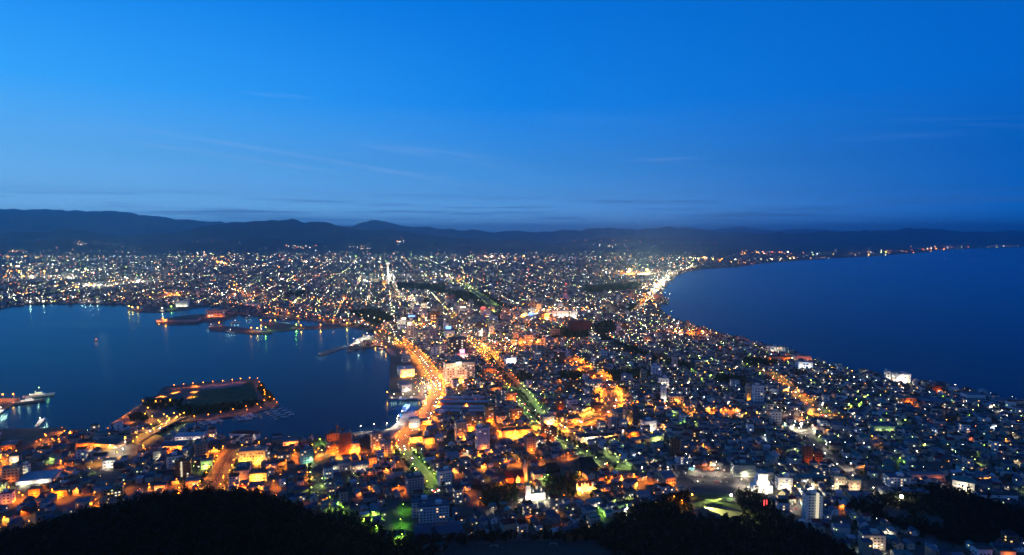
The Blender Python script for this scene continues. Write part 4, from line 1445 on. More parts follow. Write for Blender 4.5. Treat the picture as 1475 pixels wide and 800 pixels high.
def temple(x0, x1, yt, yb, label, D, rz):
    x_, y_, a_, Wd, Dp, H = fit_block(x0, x1, yt, yb, rz, D=D)
    t_ = thing('temple', (x_, y_, GZ), a_)
    put('wall', MB().box(-Wd * .42, Wd * .42, -Dp * .4, Dp * .4, 0, H * .42).mesh('wall', surf('temple_wood', (.05, .035, .025), .8, .3, .8)), t_)
    w_, d_ = Wd / 2, Dp / 2
    prof = [(1.0, 1.0, .36), (.86, .80, .44), (.74, .55, .58), (.68, .28, .78), (.64, 0.03, 1.0)]
    v_, f_ = [], []
    for fx, fy, fz in prof:
        v_ += [(-w_ * fx, -d_ * fy, H * fz), (w_ * fx, -d_ * fy, H * fz), (w_ * fx, d_ * fy, H * fz), (-w_ * fx, d_ * fy, H * fz)]
    for i in range(len(prof) - 1):
        for j in range(4):
            f_.append((4 * i + j, 4 * i + (j + 1) % 4, 4 * i + 4 + (j + 1) % 4, 4 * i + 4 + j))
    f_ += [(3, 2, 1, 0), tuple(range(4 * len(prof) - 4, 4 * len(prof)))]
    put('roof', mesh_from('roof', v_, f_, [M_TILE]), t_)
    put('ridge', MB().box(-w_ * .66, w_ * .66, -.7, .7, H * .99, H * 1.06).mesh('ridge', M_TILE), t_)
    props(t_, label, 'temple')
    FOOT.append((x_, y_, a_, w_ + 3, d_ + 3))


temple(823, 865, 655, 680, 'huge temple hall with sweeping black tiled roof', 34, R(12))
temple(776, 812, 664, 682, 'smaller temple building with dark roof beside the huge hall', 22, R(25))

# white cable car station, its cabin and lit terraces
x, y = at(1100, 711)
rs = thing('cable_station', (x, y + 8, GZ), R(-3))
put('wall', MB().box(-12, 12, -7, 7, 0, 9).box(-8, 8, -6, 6, 9, 15).box(-6, 6, -5, 5, 15, 24).mesh('wall', M_OWHITE), rs)
put('roof', MB().box(-6.4, 6.4, -5.4, 5.4, 24, 24.8).mesh('roof', M_METAL), rs)
put('entrance', MB().box(-5, 5, -10, -7.02, 0, 7).mesh('entrance', emit('lit_glass_front', (1, .9, .66), 3.5)), rs)
for i in range(4):
    for k in range(2):
        put('window', WIN['pale'], rs, (-4.5 + 3 * i, -5.05, 17 + 4 * k), (2.0, .12, 2.4))
for s_ in (-1, 1):
    put('window', WIN['pale'], rs, (s_ * 9, -7.05, 5), (4, .12, 4))
finish(rs, 'blazing white tiered cable station above the wood', 'cable station', 15)
for u, v, z_, pw in ((-12, -15, 4, 2), (0, -17, 5, 2.6), (12, -15, 4, 2), (-4, -9, 17, 1.2), (4, -9, 17, 1.2)):
    GLOW.append((rs.location.x + u, rs.location.y + v, GZ + z_, 'w', pw))
x, y = at(1102.5, 724, 12)
for i, dx in enumerate((-1.6, 1.6)):
    pass
sg = thing('gantry_sign', (x, y, GZ), R(0))
put('post', MB().box(-2.6, -2.3, -.15, .15, 0, 13).box(2.3, 2.6, -.15, .15, 0, 13).box(-2.6, 2.6, -.15, .15, 13, 13.3).mesh('post', M_METAL), sg)
M_REDL = emit('red_light_tube', (1, .05, .05), 3.5)
for dx in (-1.4, 1.4):
    put('light_bar', MB().box(dx - .55, dx + .55, -.3, -.18, 6, 12.6).mesh('light_bar', M_REDL), sg)
finish(sg, 'pair of upright red light bars below the white station', 'light sign', 4)
x, y = at(1126, 715)
gl = thing('glass_pavilion', (x, y, GZ), R(45))
put('glazing', MB().add([(-3, -3, 0), (3, -3, 0), (3, 3, 0), (-3, 3, 0), (-3, -3, 4), (3, -3, 4), (3, 3, 4), (-3, 3, 4), (0, 0, 7.5)],
                        [(0, 1, 5, 4), (1, 2, 6, 5), (2, 3, 7, 6), (3, 0, 4, 7), (4, 5, 8), (5, 6, 8), (6, 7, 8), (7, 4, 8)]).mesh('glazing', emit('lit_pavilion_glass', (1, .8, .35), .9)), gl)
put('frame', MB().tube((-3.1, -3.1, 0), (-3.1, -3.1, 4), .15, .15).tube((3.1, -3.1, 0), (3.1, -3.1, 4), .15, .15).tube((-3.1, -3.1, 4), (0, 0, 7.6), .15, .15).tube((3.1, -3.1, 4), (0, 0, 7.6), .15, .15).mesh('frame', M_METAL), gl)
finish(gl, 'small diamond glass pavilion glowing yellow beside the station', 'pavilion', 5)

# observation tower
x, y = at(559, 402)
ot = thing('observation_tower', (x, y, GZ))
put('shaft', MB().lathe([(10, 0), (7, 20), (5.5, 60), (5, 100)], 10, 0).mesh('shaft', M_OWHITE), ot)
pod = put('deck', MB().lathe([(5, 100), (12, 106), (13.5, 112), (13.5, 120), (9, 126), (2, 128)], 12).mesh('deck', M_OWHITE), ot)
put('window_band', MB().lathe([(13.7, 113), (13.7, 118)], 12).mesh('window_band', emit('deck_glow', (1, .85, .6), 2.5)), pod)
put('mast', MB().tube((0, 0, 128), (0, 0, 142), 1.0, .3).mesh('mast', M_METAL), ot)
finish(ot, 'slim white lit observation tower rising over the far town', 'tower', 30)
for a_ in range(2):
    GLOW.append((x - 16 + 32 * a_, y - 26, 60, 'w', 50))
# broadcast mast on a pale block
x, y = at(815, 433)
tv = thing('broadcast_mast', (x, y, GZ), R(12))
put('base_block', BOX, tv, (0, 0, 0), (24, 18, 28), (.5, .5, .52))
for i in range(6):
    b_ = MB()
    z0_, z1_ = 28 + i * 9, 28 + i * 9 + 9
    w0, w1 = 5 - i * .75, 5 - (i + 1) * .75
    for sx_ in (-1, 1):
        for sy_ in (-1, 1):
            b_.tube((sx_ * w0, sy_ * w0, z0_), (sx_ * w1, sy_ * w1, z1_), .7, .7, 6)
        b_.tube((sx_ * w0, -w0, z0_), (-sx_ * w1, -w1, z1_), .4, .4, 5)
    put('mast_section', b_.mesh('mast_section', surf('mast_paint', (.55, .06, .04) if i % 2 else (.75, .75, .75), .5, .05)), tv)
put('beacon', MB().lathe([(0.05, 82), (2.2, 84), (0.05, 86)], 8).mesh('beacon', M_BULB['r']), tv)
finish(tv, 'red and white lattice mast on a pale block over the town', 'mast', 20)
GLOW.append((x - 10, y - 30, 40, 'r', 8))
# brick chimney by the brick works
x, y = at(484.5, 641)
cm_ = thing('chimney', (x, y + 8, GZ))
put('stack', MB().lathe([(2.4, 0), (1.9, 14), (1.5, 27)], 12).mesh('stack', M_BRICK), cm_)
put('cap', MB().lathe([(1.5, 27), (1.9, 27.3), (1.9, 28.6), (.9, 28.7)], 12).mesh('cap', M_BRICK), cm_)
put('lightning_rod', MB().tube((0, 0, 28.6), (0, 0, 34), .18, .1, 5).mesh('lightning_rod', M_METAL), cm_)
finish(cm_, 'tall orange lit brick chimney by the quay', 'chimney', 4)
GLOW.append((x + 2, y - 14, 8, 'o', 6))
# silo
x, y = at(275, 660)
si = thing('silo', (x, y + 3, GZ))
put('drum', MB().lathe([(4.2, 0), (4.2, 15), (2.5, 17), (.05, 17.4)], 18).mesh('drum', M_CONC), si)
put('ladder', MB().box(-.3, .3, -4.5, -4.3, 0, 15.5).mesh('ladder', M_METAL), si)
finish(si, 'round pale grey silo among the quay sheds', 'silo', 6)
# rooftop and wall signs
def roof_sign(px, py, yb, w, h, key, label, strength=4.0):
    gx, gy = at(px, yb)
    d_ = math.hypot(gx, gy)
    z_ = CAMH + ray(px, py)[2] / math.hypot(*ray(px, py)[:2]) * d_
    s_ = thing('illuminated_sign', (gx, gy - 1, z_ - h / 2), zone_rz(gx, gy))
    put('panel', MB().box(-w / 2, w / 2, -.4, 0, 0, h).mesh('panel', emit('sign_' + key, LAMPC[key] if key != 'p' else (1, .22, .45), strength)), s_)
    put('frame', MB().box(-w / 2 - .3, w / 2 + .3, .02, .8, -.3, h + .3).box(-w * .35 - .2, -w * .35 + .2, .02, .8, -4, -.3).box(w * .35 - .2, w * .35 + .2, .02, .8, -4, -.3).mesh('frame', M_METAL), s_)
    props(s_, label, 'sign')
    GLOW.append((gx, gy - 12, z_, key if key != 'p' else 'r', 7))


roof_sign(646, 472, 488, 17, 8, 'b', 'blue rooftop sign on the amber lit hotel', 5)
roof_sign(666, 506.5, 516, 12, 11, 'p', 'glowing pink square sign on a white shop roof', 5)
roof_sign(736, 518.5, 524, 18, 5, 'b', 'bright blue sign on the blazing white shop', 6)
roof_sign(765, 452.5, 464, 18, 7, 'b', 'blue sign band on a tower in the bright centre', 5)
roof_sign(593, 455.5, 470, 24, 5, 'b', 'blue sign band left of the orange brown hotel', 4)
roof_sign(591, 465.5, 490, 14, 5, 'w', 'white lit crown sign on the pink hotel tower', 5)
roof_sign(661, 523, 551, 12, 4, 'w', 'white name sign on the big orange hotel roof', 4)
roof_sign(696, 443.5, 457, 16, 4, 'r', 'red rooftop sign on a grey hotel', 5)
roof_sign(582, 459, 475, 14, 5, 'w', 'white rooftop sign on the white hotel', 5)
roof_sign(667, 443, 458, 20, 5, 'w', 'white rooftop sign on a grey hotel further inland', 5)

# ------------------------------------------------------------------ lots: houses near by, small blocks, and the far town
def lots(du, dv, ang, umin, umax, vmin, vmax, nu, street_u, nv, street_v, jit):
    """a street grid: nu lots then a cross street, nv rows then a street"""
    u = np.arange(umin, umax, du)
    k = np.arange(len(u))
    u = u + (k // nu) * street_u
    v = np.arange(vmin, vmax, dv)
    k2 = np.arange(len(v))
    v = v + (k2 // nv) * street_v
    U, V_ = np.meshgrid(u, v)
    U, V_ = U.ravel() + rng.uniform(-jit, jit, U.size), V_.ravel() + rng.uniform(-jit, jit, U.size)
    return U * math.cos(ang) - V_ * math.sin(ang), U * math.sin(ang) + V_ * math.cos(ang)


XS, YS, AS = [], [], []
for ang, cond in ((R(21), lambda x, y: (x <= 230) & (x > -330) & (y < 2300)), (R(17), lambda x, y: (x <= -330) & (y < 2300)), (R(-3), lambda x, y: (x > 230) & (y < 2300))):
    x, y = lots(11.6, 13.2, ang, -2200, 2600, -300, 3000, 7, 7, 2, 6.5, 1.1)
    k = cond(x, y) & (y > 560)
    x, y = x[k], y[k]
    px, py = proj(x, y, np.full(x.shape, GZ))
    k = (px > -40) & (px < 1515) & (py < 806)
    x, y = x[k], y[k]
    k = ~blocked(x, y, 5.5)
    k &= linedist(x, y, ROADW['orange avenue'][0]) > 28
    XS.append(x[k]); YS.append(y[k]); AS.append(np.full(k.sum(), ang))
HX, HY, HA = np.concatenate(XS), np.concatenate(YS), np.concatenate(AS)
HA = HA + np.where(rng.random(len(HX)) < .5, 0, math.pi / 2)
keep = rng.random(len(HX)) < .91
# some lots are joined under one wider building
wide = rng.random(len(HX)) < .09
wx, wy = HX[wide], HY[wide]
for j0 in range(0, len(HX), 500):
    dd = np.hypot(HX[j0:j0 + 500, None] - wx[None], HY[j0:j0 + 500, None] - wy[None])
    dd[dd < .01] = 99
    keep[j0:j0 + 500] &= dd.min(1) > 14.5

HX, HY, HA, wide = HX[keep], HY[keep], HA[keep], wide[keep]
nH = len(HX)
HD = np.hypot(HX, HY)
HW = rng.uniform(7.2, 10.2, nH)
HDp = rng.uniform(6.4, 8.8, nH)
HH = rng.uniform(4.6, 6.6, nH)
big = rng.random(nH) < np.where((HX < 250) & (HY > 1000), .10, .035)
HH[big] = rng.uniform(9, 19, big.sum())
HW[big] = rng.uniform(9.5, 12.5, big.sum())
HW[wide] = rng.uniform(13, 18, wide.sum())
HDp[wide] = rng.uniform(9, 12.5, wide.sum())
HH[wide] = rng.uniform(4.5, 9, wide.sum())
big &= ~wide
for i_ in np.nonzero(big)[0]:
    if hides_road(HX[i_], HY[i_], HH[i_]):
        big[i_] = False
        HH[i_] = rng.uniform(4.6, 6.6)
        HW[i_] = rng.uniform(7.2, 10.2)
kindr = rng.random(nH)
HK = np.where(kindr < .62, 0, np.where(kindr < .80, 1, 2))      # gable, hip, flat
HK[big] = 2
WN = ['white', 'cream', 'tan', 'grey', 'pink', 'brown', 'blue', 'green']
WPAL = np.array([WC[k] for k in WN])
RN = ['navy', 'charcoal', 'maroon', 'teal', 'brown', 'slate', 'pale']
RPAL = np.array([RC_[k] for k in RN])
HWC = rng.choice(len(WN), nH, p=[.36, .16, .12, .16, .07, .07, .03, .03])
HRC = rng.choice(len(RN), nH, p=[.32, .18, .14, .12, .08, .11, .05])
# the 300 that show largest become houses of their own
order = np.argsort(HD)
pxh, pyh = proj(HX, HY, np.full(nH, GZ + 4))
inview = (pxh > 3) & (pxh < 1472) & (pyh < 795)
own = [i for i in order if inview[i] and not big[i] and not wide[i]][:300]
bigown = [i for i in order if inview[i] and big[i]][:170]
isown = np.zeros(nH, bool)
isown[own] = True
isown[bigown] = True
SHAPE = ('gable', 'hip', 'flat')
for i in own:
    w_, d_, h_ = HW[i], HDp[i], HH[i]
    ho = thing('house', (HX[i], HY[i], GZ), HA[i])
    wc = tuple(WPAL[HWC[i]] * rng.uniform(.6, 1.05))
    rc = tuple(RPAL[HRC[i]] * rng.uniform(.8, 1.2))
    put('wall', GW if HK[i] == 0 else BOX, ho, (0, 0, 0), (w_, d_, h_), wc)
    rf = put('roof', (GR, HR, FLATR)[HK[i]], ho, (0, 0, 0), (w_, d_, h_), rc)
    # panes on the two sides turned to the lookout
    inv = Matrix.Rotation(-HA[i], 2) @ Vector((-HX[i], -HY[i]))
    nlit = 0
    for fl_ in range(2):
        for s_ in range(2):
            if random.random() < .25:
                continue
            k_ = lit_pick(.10)
            nlit += k_ != 'dark'
            sx_ = 1 if inv.x > 0 else -1
            sy_ = 1 if inv.y > 0 else -1
            if s_:
                put('window', WIN[k_], ho, (sx_ * w_ / 2, random.uniform(-.25, .25) * d_, 1.5 + 2.6 * fl_), (.12, 1.7, 1.3))
            else:
                put('window', WIN[k_], ho, (random.uniform(-.28, .28) * w_, sy_ * d_ / 2, 1.5 + 2.6 * fl_), (1.9, .12, 1.3))
    ITEMS.append((ho, f'small {WN[HWC[i]]} house with {RN[HRC[i]]} {SHAPE[HK[i]]} roof' + (', window lit' if nlit else ''), 'house', 'houses crowding the lower town'))
for i in bigown:
    w_, d_, h_ = HW[i], HDp[i] * 1.25, HH[i]
    bo = thing('small_block', (HX[i], HY[i], GZ), HA[i] % (math.pi / 2) if HA[i] > 1 else HA[i])
    bo.rotation_euler.z = zone_rz(HX[i], HY[i])
    wc = tuple(WPAL[HWC[i]] * rng.uniform(.85, 1.05))
    put('wall', BOX, bo, (0, 0, 0), (w_, d_, h_), wc)
    put('roof', FLATR, bo, (0, 0, 0), (w_, d_, h_), tuple(RPAL[HRC[i]]))
    inv = Matrix.Rotation(-bo.rotation_euler.z, 2) @ Vector((-HX[i], -HY[i]))
    face_windows(bo, w_, d_, h_, .3, HD[i], inv, 40)
    ITEMS.append((bo, f'{"five" if h_ > 14 else "three"} storey {WN[HWC[i]]} block with {RN[HRC[i]]} flat roof', 'block', 'small flat roofed blocks between the houses'))


# ---- one mass of houses: boxes with roofs, as quads
def mass_boxes(x, y, a, w, d, h, z0=GZ):
    c, s_ = np.cos(a), np.sin(a)

    def P(u, v, z):
        return np.stack([x + u * c - v * s_, y + u * s_ + v * c, z + np.zeros_like(x)], -1)
    w2, d2 = w / 2, d / 2
    b0 = [P(-w2, -d2, z0 - .5), P(w2, -d2, z0 - .5), P(w2, d2, z0 - .5), P(-w2, d2, z0 - .5)]
    t0 = [P(-w2, -d2, z0 + h), P(w2, -d2, z0 + h), P(w2, d2, z0 + h), P(-w2, d2, z0 + h)]
    walls = [np.stack([b0[i], b0[(i + 1) % 4], t0[(i + 1) % 4], t0[i]], 1) for i in range(4)]
    return walls, t0, P


quads, qcol, qmat, tris, tcol = [], [], [], [], []


def add_mass(x, y, a, w, d, h, kind, wcol, rcol, plit, panes=3):
    walls, t0, P = mass_boxes(x, y, a, w, d, h)
    n = len(x)
    for q_ in walls:
        quads.append(q_); qcol.append(wcol); qmat.append(np.zeros(n, int))
    o = .45
    w2, d2 = w / 2 + o, d / 2 + o
    e = GZ + h - .1
    f_ = kind == 2
    if f_.any():
        q_ = np.stack([P(-w2, -d2, GZ + h + .15), P(w2, -d2, GZ + h + .15), P(w2, d2, GZ + h + .15), P(-w2, d2, GZ + h + .15)], 1)[f_]
        quads.append(q_); qcol.append(rcol[f_]); qmat.append(np.zeros(f_.sum(), int))
    r_ = GZ + h + d * .30
    g_ = kind == 0
    if g_.any():
        A, B_, C, D_ = P(-w2, -d2, e), P(w2, -d2, e), P(w2, d2, e), P(-w2, d2, e)
        Rl, Rr = P(-w2, d2 * 0, r_), P(w2, d2 * 0, r_)
        quads.append(np.stack([A, B_, Rr, Rl], 1)[g_]); quads.append(np.stack([C, D_, Rl, Rr], 1)[g_])
        qcol.extend([rcol[g_]] * 2); qmat.extend([np.zeros(g_.sum(), int)] * 2)
        tris.append(np.stack([t0[0], P(-w / 2, d * 0, r_), t0[3]], 1)[g_]); tris.append(np.stack([t0[1], t0[2], P(w / 2, d * 0, r_)], 1)[g_])
        tcol.extend([wcol[g_]] * 2)
    h_ = kind == 1
    if h_.any():
        A, B_, C, D_ = P(-w2, -d2, e), P(w2, -d2, e), P(w2, d2, e), P(-w2, d2, e)
        Rl, Rr = P(-w * .2, d2 * 0, r_), P(w * .2, d2 * 0, r_)
        quads.append(np.stack([A, B_, Rr, Rl], 1)[h_]); quads.append(np.stack([C, D_, Rl, Rr], 1)[h_])
        qcol.extend([rcol[h_]] * 2); qmat.extend([np.zeros(h_.sum(), int)] * 2)
        tris.append(np.stack([B_, C, Rr], 1)[h_]); tris.append(np.stack([D_, A, Rl], 1)[h_])
        tcol.extend([rcol[h_]] * 2)
    # panes on walls that face the lookout
    for k in range(panes):
        on = rng.random(n) < .85
        side = rng.integers(0, 2, n)
        cx_, cy_ = -x, -y
        lu, lv = cx_ * np.cos(a) + cy_ * np.sin(a), -cx_ * np.sin(a) + cy_ * np.cos(a)
        su, sv = np.sign(lu), np.sign(lv)
        off = rng.uniform(-.3, .3, n)
        z_ = GZ + 1.5 + rng.integers(0, 6, n) * 2.7
        on &= z_ + .9 < GZ + h
        pw = rng.uniform(.7, 1.1, n)
        ux = np.where(side == 0, off * w, su * (w / 2 + .06))
        vx = np.where(side == 0, sv * (d / 2 + .06), off * d)
        du_, dv_ = np.where(side == 0, pw, 0), np.where(side == 0, 0, pw)
        q_ = np.stack([P(ux - du_, vx - dv_, z_ - .65), P(ux + du_, vx + dv_, z_ - .65), P(ux + du_, vx + dv_, z_ + .65), P(ux - du_, vx - dv_, z_ + .65)], 1)[on]
        lit_ = rng.random(on.sum()) < plit
        pal = np.array([(2.6, 1.6, .6), (2.4, 2.1, 1.5), (1.7, 2.2, 1.1), (2.8, 1.1, .22)])
        c_ = np.where(lit_[:, None], pal[rng.integers(0, 4, on.sum())], np.array([.02, .022, .03]))
        quads.append(q_); qcol.append(c_); qmat.append(lit_.astype(int))


mi = ~isown
add_mass(HX[mi], HY[mi], HA[mi], HW[mi], HDp[mi], HH[mi], HK[mi], WPAL[HWC[mi]] * rng.uniform(.5, 1.0, (mi.sum(), 1)), RPAL[HRC[mi]] * rng.uniform(.8, 1.2, (mi.sum(), 1)), .30)


def far_town(y0, y1, sp, size, hgt, xmax=None, pbig=.05):
    x, y = lots(sp, sp, R(12), -9500, 5000, y0 - 2500, y1 + 1500, 6, sp * .7, 2, sp * .55, sp * .12)
    px, py = proj(x, y, np.full(x.shape, GZ))
    k = (y > y0) & (y <= y1) & (px > -30) & (px < 1200)
    x, y = x[k], y[k]
    k = ~blocked(x, y, 4.0, foots=True)
    # thin out towards the hills
    dens = np.clip(1.25 - (y - 5200) / 4200, .05, 1)
    k &= (rng.random(len(x)) < dens * .9)
    x, y = x[k], y[k]
    n = len(x)
    a = R(12) + np.where(rng.random(n) < .5, 0, math.pi / 2)
    w = size * rng.uniform(.7, 1.35, n)
    d = size * rng.uniform(.6, 1.0, n)
    h = hgt * rng.uniform(.75, 1.4, n)
    bg_ = rng.random(n) < pbig
    w[bg_] *= 1.6; h[bg_] = rng.uniform(9, 26, bg_.sum())
    kd = np.where(bg_, 2, rng.integers(0, 3, n))
    wc = WPAL[rng.choice(len(WN), n, p=[.40, .14, .10, .20, .06, .05, .03, .02])] * rng.uniform(.35, .85, (n, 1))
    rc = RPAL[rng.choice(len(RN), n, p=[.34, .20, .12, .13, .07, .11, .03])] * rng.uniform(.8, 1.2, (n, 1))
    add_mass(x, y, a, w, d, h, kd, wc, rc, .30, 1)


far_town(2300, 3600, 17, 11, 6.0, pbig=.05)
far_town(3600, 5600, 25, 15, 6.5, pbig=.05)
far_town(5600, 11500, 46, 24, 7.5, pbig=.04)
Q = np.concatenate(quads)
T = np.concatenate(tris)
me = bulk('distant_houses', Q, [M_FACE, M_MASSLIT], np.concatenate([np.concatenate(qmat), np.zeros(len(T), int)]), np.concatenate([np.concatenate(qcol), np.concatenate(tcol)]), T)
props(put('distant_houses', me), 'sea of small houses filling the rest of the town', 'houses', kind='stuff')
print('houses', nH, 'mass quads', len(Q))

# ------------------------------------------------------------------ a crowd of mid-rise blocks in the centre
cen = [((560, 700, 435, 470), 34), ((640, 780, 445, 520), 34), ((690, 900, 440, 480), 26), ((430, 560, 395, 432), 16), ((560, 760, 400, 432), 18), ((900, 1000, 490, 560), 14),
       ((960, 1010, 385, 440), 10), ((990, 1060, 372, 386), 7)]
for (xa, xb, ya, yb_), cnt in cen:
    tries = 0
    made = 0
    while made < cnt and tries < 400:
        tries += 1
        px, py = random.uniform(xa, xb), random.uniform(ya, yb_)
        gx, gy = at(px, py)
        if blocked(np.array([gx]), np.array([gy]), 8)[0]:
            continue
        d_ = math.hypot(gx, gy)
        hgt = random.uniform(12, 34) * (1.0 if d_ < 3500 else 1.2)
        if hides_road(gx, gy, hgt):
            continue
        wid = random.uniform(13, 26) * (1.0 if d_ < 3500 else 1.4)
        hp, wp = hgt / d_ * F * .97, wid / d_ * F
        wall = random.choices(['white', 'cream', 'tan', 'grey', 'pink', 'brown'], (.3, .15, .18, .2, .1, .07))[0]
        fl_ = random.choices([None, 'o3', 'w4', 'y3'], (.55, .18, .15, .12))[0]
        if fl_ and d_ > 3000:
            fl_ = fl_[0] + '12'
        block(px - wp / 2, px + wp / 2, py - hp, py, random.choice('aoah'), wall, .3, random.choice(['charcoal', 'slate', 'slate']), fl_)
        made += 1

# ================================================================== LAMPS
POLE = {}
BULB = {}
for k_ in LAMPC:
    BULB[k_] = MB().lathe([(.02, -.9), (.7, -.6), (.95, 0), (.7, .6), (.02, .9)], 8).mesh('lamp_head', M_BULB[k_])
POLE = MB().tube((0, 0, 0), (0, 0, 8.2), .14, .09, 6).tube((0, 0, 8.2), (0, -1.0, 8.8), .08, .07, 5).mesh('street_lamp', M_METAL)
LNAME = {'o': 'orange', 'y': 'amber', 'w': 'warm white', 'g': 'pale green', 'c': 'cool white', 'l': 'lime green', 'r': 'red', 'b': 'blue'}
N_LAMP = 0
LP = 1.25          # overall lamp power


def lamp(x, y, key, label=None, group=None, power=30000, size=1.0, light=True, z=GZ):
    """a street lamp of its own: pole, head and its light"""
    global N_LAMP
    N_LAMP += 1
    d_ = math.hypot(x, y)
    o = put('street_lamp', POLE, None, (x, y, z), (1, 1, 1), rz=random.uniform(0, 6.28))
    s_ = size * max(.40, min(.9, d_ / 1750)) * random.uniform(.8, 1.15)
    put('lamp_head', BULB[key], o, (0, -1.0, 8.8), (s_, s_, s_))
    if light:
        add_spot(0, -1.2, 7.4, LAMPC[key], power * LP * 1.15, .5, o)
    props(o, label, 'street lamp', group)
    return o


MB_l, MB_c, MB_p = [], [], []      # the rest of the lamps: (x, y, z, radius), colour * strength


def mass_lamp(x, y, z, r_, key, strength):
    MB_l.append((x, y, z, r_))
    c = LAMPC[key]
    MB_c.append((c[0] * strength, c[1] * strength, c[2] * strength))


# lamps in rows along the roads: objects near by, part of the mass further out
spacing = {'harbour road': 23, 'slope avenue': 22, 'green avenue': 27, 'orange avenue': 24, 'tram road': 34, 'hillside tram road': 40, 'crossing road': 36, 'market street': 30, 'island road': 24,
           'shed street': 22, 'stone street': 28, 'quay street': 30, 'foot street': 30, 'wharf road': 34, 'lower street': 30, 'warehouse street': 36, 'coast road': 46, 'tower road': 120,
           'plain road': 260, 'park avenue': 45, 'station road': 34, 'bay road': 70}
PW = {'harbour road': 62000, 'orange avenue': 130000, 'green avenue': 13000, 'slope avenue': 11000, 'stone street': 9000, 'hillside tram road': 12000, 'tram road': 26000, 'foot street': 20000,
      'shed street': 26000, 'quay street': 42000, 'island road': 30000, 'coast road': 160000, 'tower road': 300000, 'plain road': 900000, 'park avenue': 30000, 'station road': 60000, 'bay road': 150000}
ROADLAMPS = []
for nm, (ln, wd, lc) in ROADW.items():
    pts = resample(ln, spacing[nm])
    cnt = 0
    for i, (x, y, dx, dy) in enumerate(pts):
        for s_ in ((-1, 1) if wd > 12 else ((-1,) if i % 2 else (1,))):
            qx, qy = x - dy * s_ * (wd / 2 + .8), y + dx * s_ * (wd / 2 + .8)
            j_ = .28 * spacing[nm] if nm in ('coast road', 'tower road', 'plain road', 'park avenue', 'bay road') else 2
            qx, qy = qx + random.uniform(-j_, j_) * dx, qy + random.uniform(-j_, j_) * dy
            if random.random() < .12:
                continue
            key = lc
            if nm == 'green avenue':
                key = 'o' if y > 1340 else random.choices('gly', (.6, .25, .15))[0]
            elif nm in ('slope avenue', 'stone street'):
                key = random.choices('gly', (.55, .3, .15))[0]
            elif nm == 'park avenue':
                key = random.choices('gl', (.5, .5))[0]
            elif nm == 'coast road':
                key = random.choices('oyw', (.35, .3, .35))[0] if y < 3300 else 'w'
            elif lc == 'o' and random.random() < .15:
                key = 'y'
            ppx, ppy = proj(qx, qy, GZ)
            if not (-20 < ppx < 1495 and ppy < min(float(sil(ppx)) + 2, 806)):
                continue
            cnt += 1
            ROADLAMPS.append((math.hypot(qx, qy), qx, qy, key, nm, cnt))
ROADLAMPS.sort()
for i, (d_, qx, qy, key, nm, cnt) in enumerate(ROADLAMPS):
    pw = PW.get(nm, 42000)
    if i < 92:
        lamp(qx, qy, key, f'{LNAME[key]} street lamp, {ordinal(cnt)} post along the {nm}', f'lamps lining the {nm}', pw)
    else:
        mass_lamp(qx, qy, GZ + 9, max(.62, d_ / 2200) * (.62 if d_ > 2300 else 1) * random.uniform(.7, 1.2), key, (26 if nm in ('orange avenue', 'harbour road') else 18) if d_ < 2300 else 6)
        if d_ < 7000 and (random.random() < .6 or nm in ('orange avenue', 'harbour road', 'green avenue', 'tram road')):
            add_spot(qx, qy, GZ + 8.4, LAMPC[key], pw * 1.5, 1.0)

# island rim
rim = [(251, 554.5), (264, 553), (278, 552), (293, 551), (307, 549.5), (320, 548.5), (334, 547), (347, 545.5), (360, 544.5), (371, 545)]
for i, (px, py) in enumerate(rim):
    x, y = at(px, py, GZ + 8.8)
    lamp(x, y, 'o', f'orange lamp, {ordinal(i + 1)} along the far rim of the island', 'lamps round the island', 2200, .85)
rim2 = [(374, 550), (376, 555), (381, 562), (381, 565), (382, 568), (389, 572), (394, 575), (398, 579), (380, 577), (370.5, 582), (355, 585.5), (355, 590), (375, 587), (336, 589.5), (317, 593.5), (299.5, 597), (280, 599)]
for i, (px, py) in enumerate(rim2):
    x, y = at(px, py, GZ + 8.8)
    lamp(x, y, 'o', f'orange lamp, {ordinal(i + 1)} along the near side of the island', 'lamps round the island', 3000, .8)
for i, (px, py) in enumerate([(225, 578), (246, 576), (212, 587.5), (208, 596), (218.5, 599.5), (235.5, 597), (243, 603), (252, 602.5), (259.5, 597.5), (231, 607.5), (241, 607.5)]):
    x, y = at(px, py, GZ + 8.8)
    lamp(x, y, 'y', f'amber lamp, {ordinal(i + 1)} on the landward end of the island', 'lamps on the island park', 9000, .95)
for px, py, pw in ((252, 566, 40), (281, 557, 26), (280, 565, 24), (276, 572, 26), (232, 572, 26), (236, 578, 16), (205, 581, 10), (195, 587, 10), (186, 594, 10), (178, 601, 10), (170, 607, 10), (188, 609, 10), (218, 607, 8)):
    x, y = at(px, py)
    add_spot(x, y, GZ + 8, LAMPC['o'], pw * 4500, .5, None, 110)
